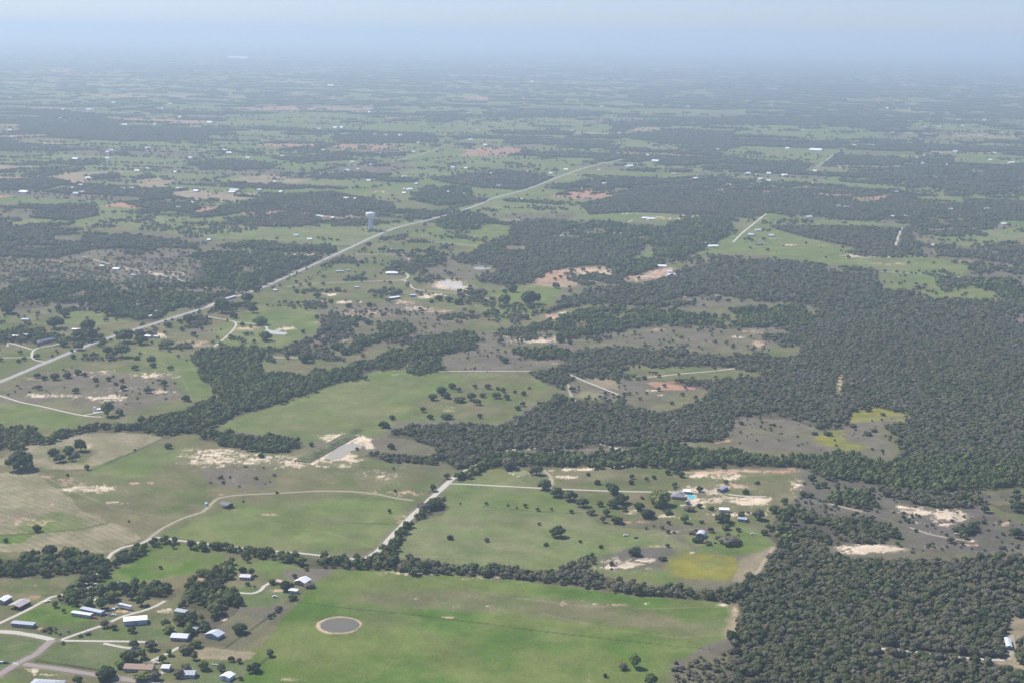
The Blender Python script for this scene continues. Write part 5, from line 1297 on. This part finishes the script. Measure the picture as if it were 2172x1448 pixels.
def clump_form(seed, n, size, leaf, h=8.0):
    r = np.random.default_rng(seed); V = []; F = []; nv = 0
    for k in range(n):
        a = r.uniform(0, 6.283); q = math.sqrt(r.random()) * size
        rad = r.uniform(4, 7) * (1 if size < 60 else 2.0)
        v = ICOV1 * (1 + .25 * (r.random(len(ICOV1))[:, None] - .5)) * np.array([rad, rad, rad * .7])
        v = v + np.array([q * math.cos(a), q * math.sin(a), min(h, 9) - rad * .5 + r.uniform(-1.2, 1.2)])
        v[:, 2] = np.maximum(v[:, 2], .2)
        V.append(v); F += (ICOF1 + nv).tolist(); nv += len(v)
    me = raw_mesh('form', np.concatenate(V), F, leaf)
    o = bpy.data.objects.new('far_%02d' % len(FARFORM.objects), me); FARFORM.objects.link(o)
for i in range(4): clump_form(900 + i, 26, 30, LEAF['oak' if i % 2 else 'dark'])
for i in range(3): clump_form(950 + i, 60, 85, LEAF['oak' if i % 2 else 'dark'])

def scatter(name, coll, pts, rot, scl, idx, label=None):
    me = bpy.data.meshes.new(name)
    me.vertices.add(len(pts)); me.vertices.foreach_set('co', pts.astype(np.float32).ravel())
    for nm, ty, arr, key in (('spin', 'FLOAT_VECTOR', rot, 'vector'), ('size', 'FLOAT_VECTOR', scl, 'vector'), ('form', 'INT', idx, 'value')):
        a = me.attributes.new(nm, ty, 'POINT'); a.data.foreach_set(key, arr.ravel())
    o = bpy.data.objects.new(name, me); COL.objects.link(o)
    ng = bpy.data.node_groups.new(name, 'GeometryNodeTree')
    ng.interface.new_socket('Geometry', in_out='INPUT', socket_type='NodeSocketGeometry')
    ng.interface.new_socket('Geometry', in_out='OUTPUT', socket_type='NodeSocketGeometry')
    N = ng.nodes; L = ng.links
    gi = N.new('NodeGroupInput'); go = N.new('NodeGroupOutput')
    ci = N.new('GeometryNodeCollectionInfo'); ci.inputs['Collection'].default_value = coll
    ci.inputs['Separate Children'].default_value = True; ci.inputs['Reset Children'].default_value = True
    ip = N.new('GeometryNodeInstanceOnPoints'); ip.inputs['Pick Instance'].default_value = True
    def na(nm, ty):
        n = N.new('GeometryNodeInputNamedAttribute'); n.data_type = ty; n.inputs['Name'].default_value = nm
        return n.outputs['Attribute']
    L.new(gi.outputs[0], ip.inputs['Points']); L.new(ci.outputs[0], ip.inputs['Instance'])
    L.new(na('form', 'INT'), ip.inputs['Instance Index'])
    L.new(na('size', 'FLOAT_VECTOR'), ip.inputs['Scale'])
    e2r = N.new('FunctionNodeEulerToRotation'); L.new(na('spin', 'FLOAT_VECTOR'), e2r.inputs[0]); L.new(e2r.outputs[0], ip.inputs['Rotation'])
    L.new(ip.outputs[0], go.inputs[0])
    md = o.modifiers.new('scatter', 'NODES'); md.node_group = ng
    tag(o, label, 'trees' if label else None, kind='stuff')
    return o

# ------------------------------------------------------------------ trees one can tell apart
# region: (group phrase, label stem, default form, [(u, v of the foot, crown width px[, form[, own label]])])
SINGLES = [
 ('trees round the pond pasture', 'oak beside the round pond pasture', 'dark', [
  (509,1341,38,'dark','big round dark oak standing alone in the pasture left of the round pond'),
  (573,1391,20,'brown','low spreading bush on the pasture edge right of the tan garden plot'),
  (1345,1415,32,'light','tall light green tree standing alone at the bottom of the pond pasture'),
  (1322,1419,22,'brown','brownish low tree against the left foot of the tall light green tree'),
  (1380,1452,30,'green','green tree cut by the bottom edge right of the tall light green tree'),
  (1284,1435,11,'dark','small dark bush near the bottom edge in the pond pasture'),
  (689,1204,10,'dark','small dark tree at the top left corner of the pond pasture'),
  (656,1245,26,'brown','greyish bushy tree right beside the bright white roofed house'),
  (621,1270,22,'dark','dark tree on the fence line below the bright white roofed house')]),
 ('trees round the farmsteads at the lower left', 'farmyard tree at lower left', 'green', [
  (224,1438,46,'dark','dark round oak beside the side road at the bottom left'),
  (283,1373,22,'brown','grey green tree standing on the long straight white driveway'),
  (222,1330,21,'brown','first of two yard trees between the white barn and the gravel lane'),
  (241,1334,16,'dark','dark yard tree just below the left end of the long white barn'),
  (281,1341,20,'dark','small tree below the middle of the long white barn'),
  (416,1371,28,'green','dark leafy tree between the pale blue roof and the white roof'),
  (395,1384,36,'brown'), (432,1419,26,'green'), (358,1389,18,'light','small light tree beside the grey lane in the farmyard'), (320,1377,32,'brown'),
  (275,1402,46,'dark','broad dark tree above the long brown roofed house'), (255,1415,26,'light'), (357,1340,30,'light','yellow green tree behind the white roofed yard house'),
  (341,1206,9,'dark','tiny lone tree in the bright field above the farmsteads'), (541,1424,34,'dark','dark tree on the fence line right of the small white shed'),
  (490,1402,15,'dark','round bush at the lower edge of the tan garden plot'), (507,1405,14,'brown','low brownish bush right of the round bush by the garden plot'),
  (470,1423,22,'brown','wide low bush just above the small white shed'), (434,1331,20,'dark'), (525,1241,12,'green','small round tree on the lawn by the curved driveway'),
  (540,1245,5,'brown','tiny shrub on the lawn by the curved driveway'), (650,1209,12,'green'), (625,1224,12,'dark','pointed dark tree behind the bright white roofed house'),
  (606,1250,34,'dark','large dark tree left of the bright white roofed house'), (525,1192,14,'green'), (520,1183,24,'dark','dark tree standing off the hedge above the white roofed cottage'),
  (486,1278,36,'green'), (464,1288,30,'green'), (455,1303,46,'green','massive tree clump casting shade left of the fenced field'), (534,1220,20,'green'), (515,1212,18,'dark'),
  (510,1441,12,'green'), (577,1238,18,'green','tree at the end of the curved driveway'), (490,1227,18,'green'), (134,1366,9,'brown','small shrub at the road fork by the mail box'),
  (300,1395,24,'green'), (330,1440,30,'brown'), (300,1442,40,'light','broad yellow green tree in front of the brown roofed house'), (345,1405,22,'green'), (380,1435,28,'brown','pale leafless looking tree before the grey roofed house'),
  (395,1425,26,'brown'), (412,1398,20,'green'), (165,1448,24,'green'), (150,1275,34,'green'), (185,1285,30,'green'), (215,1290,34,'green'), (235,1272,38,'green','big tree in the middle of the wooded yard'),
  (300,1283,30,'green','rounded tree right of the white box trailer'), (262,1255,30,'dark'), (180,1240,30,'dark'), (215,1215,36,'dark','large dark tree on the bend of the hedgerow beside the bright field'),
  (30,1208,34,'dark'), (60,1200,40,'green'), (100,1195,38,'green'), (140,1190,40,'green'), (175,1200,36,'green'), (350,1330,28,'green'), (380,1322,30,'green'), (400,1345,26,'green')]),
 ('trees in the middle pasture', 'bush in the middle pasture', 'dark', [
  (1181,1138,34,'dark','big round dark oak standing alone in the middle pale green pasture'),
  (955,1143,15,'dark','dark bush at the left end of a weedy line in the middle pasture'),
  (1032,1148,12,'brown','brown bush at the right end of a weedy line in the middle pasture'),
  (1144,1113,9,'dark','small bush up and left of the big lone oak'), (1158,1157,11,'dark','small bush down and left of the big lone oak'),
  (1231,1150,9,'dark','small bush down and right of the big lone oak'), (1274,1162,12,'dark','dark bush at the right end of the middle pasture'),
  (976,1069,5,'dark','tiny pointed cedar below the gravel road bend'), (900,1082,36,'brown','left tree of the big brownish clump over the gravel road'),
  (918,1078,40,'dark','right hand dark tree of the big clump over the gravel road'), (932,1074,28,'brown','low right edge tree of the big clump over the gravel road')]),
 ('trees by the eroded gully at the foot of the estate', 'tree by the eroded gully', 'dark', [
  (1345,1177,32,'dark','dark oak at the head of the cream sand gully'), (1406,1188,20,'dark','dark bush at the right end of the cream sand gully'),
  (1476,1149,20,'dark','left bush below the arched grey barn'), (1488,1150,14,'dark'), (1547,1154,46,'brown','wide brownish thicket right of the arched grey barn'),
  (1507,1128,14,'dark'), (1539,1122,22,'green'), (1565,1126,14,'dark'), (1621,1134,18,'green'), (1468,1132,18,'brown','brown bush behind the arched grey barn')]),
 ('trees on the estate grounds', 'tree on the estate grounds', 'dark', [
  (1532,1108,42,'dark','largest darkest oak on the estate, in front of the white shed'), (1398,1070,56,'light','huge light green tree left of the grey roofed estate house'),
  (1340,1015,12), (1339,1026,14), (1372,1018,10,'dark','smallest of the lawn trees above the white estate drive'), (1387,1015,13), (1416,1006,15), (1431,1002,24), (1445,1011,19), (1539,1026,14,'green','bushy tree up and right of the blue grey barn'),
  (1483,1042,18,'dark','dark tree between the estate house and the blue grey barn'), (1606,1026,12), (1581,1047,17,'dark','dark tree right of the blue grey barn'), (1483,1076,16,'dark','round tree below the swimming pool'),
  (1508,1081,14,'dark','small round tree left above the white shed'), (1462,1082,28,'brown','wide low brown thicket below the estate house'), (1417,1089,25,'dark','dark round tree below the huge light green tree'),
  (1375,1097,33,'dark'), (1356,1081,28), (1311,1109,26), (1452,1108,25,'light','light green round tree on the scrub slope'), (1488,1109,12,'brown'), (1572,1099,20,'green','tree right behind the blue roofed shed'),
  (1609,1101,34,'brown','broad brownish tree right of the blue roofed shed'), (1588,1089,8), (1642,1087,30), (1663,1068,17), (1362,1058,10), (1317,1067,36), (1302,1075,28), (1323,1083,16), (1300,1045,22), (1534,993,15), (1431,1037,9), (1418,1112,11),
  (1247,1008,11), (1267,1026,17), (1290,1033,15), (1301,1047,30), (1430,1032,12), (1704,1053,18), (1719,1055,16), (1721,1018,20), (1733,1035,14)]),
 ('trees along the estate creek', 'tree along the estate creek', 'green', [
  (1080,993,42,'brown','big tree by the small algae green pond'), (1138,1006,30,'brown'), (1154,1037,32,'green'), (1181,1052,32,'green'), (1208,1060,32,'green'), (1237,1074,28,'dark'), (1254,1091,22), (1272,1073,16), (1293,1076,18), (1285,1093,22), (1278,1107,16), (1303,1109,20)]),
 ('trees in the left hay fields', 'tree in the left hay fields', 'dark', [
  (41,996,60,'dark','biggest dark tree clump at the left edge between the two hay fields'), (60,998,30,'green'), (356,950,20,'dark','lone round oak right of the upper hay field'), (184,996,15,'brown','grey bush between hay field and pasture'),
  (79,1126,24,'dark','lone dark oak in the lower hay field'), (112,965,28,'dark'), (128,979,26,'dark'), (145,961,28,'dark'), (172,956,28,'dark','tallest tree of the grove ringed by mown hay'), (153,977,16), (160,968,20,'brown'),
  (286,956,6), (12,1149,13,'brown','low bush in the green corner of the hay field'), (143,1010,8,'dark'), (273,1107,6,'dark')]),
 ('trees round the silty pond', 'tree near the silty pond', 'dark', [
  (554,970,14,'dark','small dark tree on the bare pink ground left of the dam'), (660,946,13,'dark','last small tree at the right end of the dark grove'), (832,889,17,'dark'), (815,906,27,'dark'), (830,951,18,'dark'), (757,954,9,'dark','small bush on the pond edge'),
  (587,1046,8,'brown','small bush on the curved ranch track'), (516,1064,6,'dark','tiny tree right of the open hay shed'), (826,1087,10,'dark'), (838,1044,10,'dark'), (835,996,8,'brown'), (930,961,20,'green','rounded tree in the green gap left of the oak wood')]),
 ('trees of the grove in the hay meadow', 'oak of the hay meadow grove', 'dark', [
  (918,848,23), (937,832,24), (947,844,24), (958,823,19), (973,830,11), (976,852,29,'dark','widest low tree of the open grove in the hay meadow'), (999,848,25), (1012,858,18), (1007,823,12), (1035,824,18), (1023,842,16), (1052,844,21), (1056,827,11), (1067,832,13), (1075,847,16), (1092,834,10), (1110,838,14),
  (1123,825,9,'brown'), (898,873,13), (913,888,17), (949,888,27,'dark','wide flat tree below the bare patch in the hay meadow'), (1017,886,13,'dark','lone tree at the foot of the hay meadow'), (1098,869,17), (1108,861,13)]),
 ('oaks on the eroded pasture at the left', 'oak on the left eroded pasture', 'dark', [
  (290,763,15), (320,765,21), (324,779,18), (287,784,17), (361,784,15), (78,801,17), (93,805,18), (117,805,23), (143,801,22), (165,794,19), (180,798,14), (203,809,15), (230,808,14), (240,801,8), (246,817,12), (260,811,12), (262,827,16), (83,826,16), (160,833,17),
  (314,833,20), (348,818,17), (394,850,23,'dark','round oak at the right edge of the eroded pasture'), (228,882,32,'green','tall pale tree right of the white silo'), (254,880,20,'green','tall narrow tree second right of the white silo')]),
 ('trees along the paved country road', 'tree along the paved road', 'dark', [
  (230,751,25), (259,757,38,'green'), (39,769,12), (52,765,12), (77,761,15), (136,735,22), (153,747,9), (166,742,24), (155,761,14), (180,757,15), (199,757,18), (116,697,42,'dark','big dark tree clump right of the blue roofed shed'), (139,674,22), (17,666,36,'dark','dark trees at the left edge above the blue roofed shed'), (124,658,18), (155,659,17), (172,651,16), (190,641,22), (213,649,14), (205,664,14), (228,670,32),
  (186,701,38), (263,726,38), (300,730,32), (294,713,28), (354,738,34,'green'), (387,703,12), (410,713,14), (402,684,32), (247,711,12), (356,695,20), (190,722,40), (165,718,30)]),
 ('trees round the white drive and concrete yard', 'tree near the concrete yard', 'dark', [
  (628,602,10), (498,676,20), (515,693,12), (550,689,34,'light','light green tree behind the concrete yard'), (538,664,22), (471,664,42,'green'), (525,643,30), (629,622,15), (643,624,12), (672,633,19), (693,622,12), (739,653,17), (784,651,17), (674,649,10), (672,676,12), (755,694,16), (781,689,18), (803,686,10),
  (676,705,12), (694,705,20), (719,705,25), (672,721,20), (671,739,14), (628,750,10), (643,707,14,'brown'), (563,722,35,'green'), (647,768,36), (714,742,27), (730,751,27)]),
 ('trees on the pastures beyond the creek', 'tree on pasture beyond the creek', 'dark', [
  (887,601,10), (976,622,14,'dark','dark tree beside the muddy sand pond'), (970,647,20), (915,643,14), (932,639,20), (951,641,22), (1042,639,11), (1069,649,33,'green'), (1087,620,23,'dark','tall dark tree above the small meadow in the creek valley'), (1071,622,14), (1123,645,48), (1090,660,13), (1113,661,12), (1131,658,11), (1116,678,20), (1180,612,17), (1001,668,15), (950,672,13),
  (1030,672,20), (1048,666,20), (1061,728,15), (1189,726,23), (1209,730,14), (1247,716,26), (1071,769,22), (921,767,16), (1214,830,16), (1189,848,25)]),
 ('trees in the yellow flowered clearing', 'tree in the yellow weedy clearing', 'dark', [
  (1572,900,12), (1815,873,12), (1840,871,19), (1808,905,20), (1736,908,16), (1728,921,16), (1757,923,20), (1841,923,20), (1853,915,19), (1773,946,6), (1777,954,7), (1770,935,6), (1873,881,14), (1940,888,15), (1952,890,22), (1985,894,14,'brown')]),
 ('cedars and oaks on the dark scrub at the right', 'tree on the dark right hand scrub', 'dark', [
  (1825,1016,9), (1817,1022,6), (1779,1027,7), (1749,1033,18), (1734,1034,12), (1850,1041,14), (1867,1041,14), (1892,1047,9), (1834,1082,13), (1846,1080,10), (1810,1097,13), (1905,1141,19), (2007,1136,10,'dark','small round bush below the white gully'), (2045,1132,42,'dark','big dark tree clump right below the white gully'), (2062,1126,26), (2090,1086,19), (2087,1109,13), (2157,1084,32), (2160,1140,30), (2157,1049,16)]),
]
def make_tree(name, x, y, rad, hgt, form, rz, label, group):
    o = empty(name, (x, y, 0), rz)
    o.scale = (rad, rad, hgt)
    i = random.randrange(5)
    c = bpy.data.objects.new('crown', CROWN[form, i]); COL.objects.link(c); c.parent = o
    t = bpy.data.objects.new('trunk', TRUNK[i % 3]); COL.objects.link(t); t.parent = o
    tag(o, label, 'tree', group)
    return o
ORD = ['leftmost', 'second', 'third', 'fourth', 'fifth', 'sixth', 'seventh', 'eighth', 'ninth', 'tenth', 'eleventh', 'twelfth']
KW = {'oak': 'olive', 'dark': 'dark', 'green': 'leafy green', 'brown': 'brownish', 'light': 'light green'}
single_xy = []
for grp, stem, dform, lst in SINGLES:
    rows = []
    for e in lst:
        u, v, w = e[:3]; form = e[3] if len(e) > 3 else dform; lab = e[4] if len(e) > 4 else None
        x, y = G(u, v); r = max(1.3, w * mpp(u, v) / 2)
        rows.append([u, v, w, form, lab, x, y, r])
    # tell the unnamed ones apart by size class, colour and their order from the left
    pool = {}
    for q in sorted([q for q in rows if q[4] is None], key=lambda q: q[0]):
        sz = 'small' if q[7] < 3.6 else ('large' if q[7] > 6.6 else 'middling')
        pool.setdefault((sz, KW[q[3]]), []).append(q)
    for (sz, kw), qs in pool.items():
        for k, q in enumerate(qs):
            s = f'{sz} {kw} {stem}'.replace('small dark small', 'small dark').replace('small small', 'small').replace('large dark small', 'large dark').replace('middling dark small', 'middling dark')
            if len(qs) > 1:
                pos = 'leftmost' if k == 0 else ('rightmost' if k == len(qs) - 1 else (ORD[k] + ' from the left' if k < 12 else f'{len(qs) - k}th from the right'))
                s += f', {pos}'
            q[4] = s
    for u, v, w, form, lab, x, y, r in rows:
        jr = random.uniform(.93, 1.08)
        low = any(t in lab for t in ('bush', 'thicket', 'shrub', 'low '))
        hh = r * (1.02 if r > 5 else 1.18) * jr * (.62 if low and r > 4 else 1)
        if 'tall' in lab: hh *= 1.25
        nm = 'bush' if low else ('cedar_tree' if 'cedar' in lab.split(' and ')[0] and r < 3 else 'oak_tree' if form in ('dark', 'oak') else 'tree')
        o = make_tree(nm, x, y, r, hh, form, random.uniform(0, 6.28), lab, grp)
        if low: o['category'] = 'bush'
        single_xy.append((x, y, r))

# ------------------------------------------------------------------ woods
road_np = [(w, l) for w, l in ROADS_CLEAR]
def near_roads(x, y):
    bad = np.zeros(x.shape, bool)
    for w, l in road_np:
        bad |= seg_dist(l, x, y, w * .5 + 2.6) < w * .5 + 2.4
    return bad
def near_things(x, y):
    bad = np.zeros(x.shape, bool)
    for (a, b, r) in single_xy + BUILD_KEEP:
        m = (abs(x - a) < r + 3) & (abs(y - b) < r + 3)
        if m.any():
            bad[m] |= np.hypot(x[m] - a, y[m] - b) < r * .85 + 2.2
    return bad
def candidates(y0, y1, sp, half=24.5, margin=60):
    xm = y1 * math.tan(math.radians(half)) + margin
    gx = np.arange(-xm, xm, sp); gy = np.arange(y0, y1, sp * .9)
    x, y = np.meshgrid(gx, gy); x = x.ravel(); y = y.ravel()
    x = x + rng.uniform(-.45, .45, x.size) * sp; y = y + rng.uniform(-.45, .45, y.size) * sp
    m = abs(x) < y * math.tan(math.radians(half)) + margin
    return x[m], y[m]
def build_woods():
    allp = []
    for y0, y1, sp, ch in ((900, 2600, 5.9, 5.0), (2600, 4700, 8.2, 5.0), (4700, 9300, 11.5, 5.0)):
        x, y = candidates(y0, y1, sp)
        u, v = project(x, y, 4.5)
        d, k = density(u, v, x, y, True)
        ug, vg = project(x, y, 0.0)
        infield = np.zeros(x.shape, bool)
        # thin scattering of scrub on the dry ground
        t = fbm(x, y, 70, 140, 3)
        scrub = np.zeros(x.shape)
        for (kd, s, p) in FIELDS:
            m = pip(p, ug, vg)
            scrub[m] = .050 if kd is BR else .13 if kd is BD else .004 if kd in (GM, GP, GC) and y0 > 1500 else 0.0
        un = (vg >= 480) & (d == 0)
        keep = rng.random(x.size) < d
        sc2 = (~keep) & (rng.random(x.size) < scrub * sstep(.35, .7, t) * 1.6) & (d < .3)
        m = keep | sc2
        x = x[m]; y = y[m]; k = k[m]; s2 = sc2[m]; dd = d[m]
        bad = near_roads(x, y) | near_things(x, y)
        x = x[~bad]; y = y[~bad]; k = k[~bad]; s2 = s2[~bad]; dd = dd[~bad]
        r = rng.uniform(2.3, 5.3, x.size) * (sp / 6.3) ** .75
        r = np.where(rng.random(x.size) < .08, r * 1.3, r)
        r = np.where(k == 2, r * .72, r); r = np.where(s2, rng.uniform(1.2, 3.2, x.size), r)
        hgt = r * rng.uniform(.72, 1.02, x.size) + np.where(s2 | (k == 2), 0, 1.1)
        # tall creek trees
        hgt = np.where(k == 1, hgt * 1.2, hgt)
        q = rng.random(x.size); pat = fbm(x, y, 120, 150, 3)
        form = np.where(q < .42, 0, np.where(q < .54, 1, np.where(q < .66 + .34 * sstep(.35, .6, pat), 3, 0)))
        form = np.where(k == 1, np.where(q < .45, 2, np.where(q < .70, 1, np.where(q > .93, 4, 2))), form)
        form = np.where((k == 2), np.where(q < .5, 3, 0), form)
        form = np.where(s2, np.where(q < .55, 1, 3), form)
        allp.append(np.stack([x, y, r, hgt, form, k, s2], -1))
    # hedges
    hx = []
    for sp, j, l in HEDGES:
        W = wl_(l)
        for (a, b) in zip(W[:-1], W[1:]):
            L = math.hypot(b[0] - a[0], b[1] - a[1]); n = max(1, int(L / sp))
            for i in range(n):
                t = (i + random.random()) / n
                big = a[1] > 3000
                hx.append((a[0] + (b[0] - a[0]) * t + random.uniform(-j, j), a[1] + (b[1] - a[1]) * t + random.uniform(-j, j), random.uniform(1.6, 3.4) * (1.5 if big else 1), 0, random.choice((1, 1, 3, 0)), 2, 1))
    hx = np.array(hx); hx[:, 3] = hx[:, 2] * 1.2
    ok = ~near_roads(hx[:, 0], hx[:, 1])
    allp.append(hx[ok])
    return np.concatenate(allp)
P = build_woods()
# the trees of the woods that show largest become things of their own
u5, v5 = project(P[:, 0], P[:, 1], 5.0)
inside = (u5 > -12) & (u5 < 2184) & (v5 < 1462) & (v5 > 130)
show = np.where(inside, P[:, 2] * (v5 - 106), 0)
order = np.argsort(-show)[:300]
FN = ['oak', 'dark', 'green', 'brown', 'light']
WOODNAMES = [
 (lambda u, v: u > 1490 and v > 1240, 'oaks of the dense wood at the lower right corner', 'oak merging into the dense wood that fills the lower right corner'),
 (lambda u, v: 1395 < u <= 1490 and v > 1360, 'bushes in the scrub strip beside the lower right wood', 'bushy tree in the scrub strip left of the lower right wood'),
 (lambda u, v: 820 < u <= 1620 and v > 1165, 'trees of the long belt behind the pond pasture', 'tree in the long dark belt along the far side of the pond pasture'),
 (lambda u, v: u <= 620 and v > 1120, 'trees of the wooded yards and hedgerows at the lower left', 'leafy tree in the wooded yards and hedgerows at the lower left'),
 (lambda u, v: u < 980 and v > 1040, 'hedgerow trees along the gravel road', 'hedgerow tree lining the white gravel road'),
 (lambda u, v: u >= 1490, 'trees of the woods at the right', 'tree of the woods right of the estate grounds'),
 (lambda u, v: True, 'trees of the creek woods', 'tree of the creek woods beyond the pastures'),
]
FN = ['oak', 'dark', 'green', 'brown', 'light']
named = {}
for i in order:
    uu, vv = float(u5[i]), float(v5[i])
    for w_ in WOODNAMES:
        if w_[0](uu, vv): break
    named.setdefault(w_[1:], []).append((uu, i))
SHORT = {'oaks of the dense wood at the lower right corner': None, 'bushes in the scrub strip beside the lower right wood': 'bushy tree in the lower right scrub strip',
         'trees of the long belt behind the pond pasture': 'tree in the belt behind the pond pasture', 'trees of the wooded yards and hedgerows at the lower left': 'tree in the lower left yards and hedgerows',
         'hedgerow trees along the gravel road': 'hedgerow tree by the gravel road', 'trees of the woods at the right': 'tree in the wood right of the estate', 'trees of the creek woods': 'tree of the creek woods'}
for (grp, lab), lst in named.items():
    lst.sort(); stem = SHORT[grp]; cnt = {}
    for uu, i in lst: cnt.setdefault(FN[int(P[i][4])], []).append(i)
    for uu, i in lst:
        x, y, r, hgt, f, k, s2 = P[i]; fn = FN[int(f)]; L_ = lab
        if stem and len(lst) < 60:
            q = cnt[fn].index(i); n = len(cnt[fn])
            pos = 'leftmost' if q == 0 else 'rightmost' if q == n - 1 else (ORD[q] + ' from the left' if q < 12 else f'{n - q}th from the right')
            L_ = f'{KW[fn]} {stem}' + (f', {pos}' if n > 1 else '')
        make_tree('woodland_tree', x, y, r, hgt, fn, random.uniform(0, 6.28), L_, grp)
rest = np.ones(len(P), bool); rest[order] = False
def emit(name, Q, label):
    n = len(Q)
    pts = np.stack([Q[:, 0], Q[:, 1], np.zeros(n)], -1)
    rot = np.stack([np.zeros(n), np.zeros(n), rng.uniform(0, 6.28, n)], -1)
    scl = np.stack([Q[:, 2] * rng.uniform(.88, 1.12, n), Q[:, 2], Q[:, 3]], -1)
    idx = (Q[:, 4].astype(int) * 3 + rng.integers(0, 3, n)).astype(np.int32)
    return scatter(name, FORM, pts, rot.astype(np.float32), scl.astype(np.float32), idx, label)
Q = P[rest]
near = Q[:, 1] < 4700
emit('woodland', Q[near & (Q[:, 6] < .5) & (Q[:, 5] != 2)], 'oak woods and creek woods covering the land in masses')
emit('scrub', Q[near & ((Q[:, 6] > .5) | (Q[:, 5] == 2))], 'bushes and saplings dotted over the dry scrub land')
emit('far_woodland', Q[~near], 'bluish dark woods and hedgerows on the far plain')
print('trees', len(P), 'near', int(near.sum()))
# the farthest woods: clumps
def clumps(y0, y1, sp, i0, n, name, grow):
    x, y = candidates(y0, y1, sp, 23.5, 300)
    u, v = project(x, y, 5.0)
    wood, h2, e = far_wood(x, y)
    keep = wood & (rng.random(x.size) < .97)
    for c, s, p in FIELDS:
        if max(q[1] for q in p) < 400 and c is not None: keep &= ~pip(p, u, v)
    for dd, kk, p in WOODS:
        if max(q[1] for q in p) < 400: keep |= pip(p, u, v)
    keep |= (rng.random(x.size) < .05)
    x = x[keep]; y = y[keep]; m = len(x)
    s = rng.uniform(.8, 1.15, m)
    scatter(name, FARFORM, np.stack([x, y, np.zeros(m)], -1), np.stack([np.zeros(m), np.zeros(m), rng.uniform(0, 6.28, m)], -1).astype(np.float32),
            np.stack([s, s, rng.uniform(.8, 1.1, m)], -1).astype(np.float32), (i0 + rng.integers(0, n, m)).astype(np.int32), {'a': 'pale blue woods below the horizon', 'b': 'hazy woods merging into the horizon'}[grow])
    print(name, m)
clumps(9300, 24000, 52, 0, 4, 'distant_woodland', 'a')
clumps(24000, 60000, 150, 4, 3, 'distant_woodland', 'b')
# ------------------------------------------------------------------ haze
hz = bpy.data.materials.new('haze_air'); hz.use_nodes = True
nt = hz.node_tree; nt.nodes.clear()
out = nt.nodes.new('ShaderNodeOutputMaterial'); pv = nt.nodes.new('ShaderNodeVolumePrincipled')
pv.inputs['Color'].default_value = (*HAZE_COLOR, 1)
pv.inputs['Density'].default_value = HAZE_DENSITY
pv.inputs['Anisotropy'].default_value = HAZE_G
nt.links.new(pv.outputs[0], out.inputs['Volume'])
BX = 130000.0
hv, hf = box_vf(-BX, BX, -12000, 200000, -5, H + HAZE_TOP)
haze = mesh_obj('haze', hv, hf, hz); tag(haze, kind='stuff')
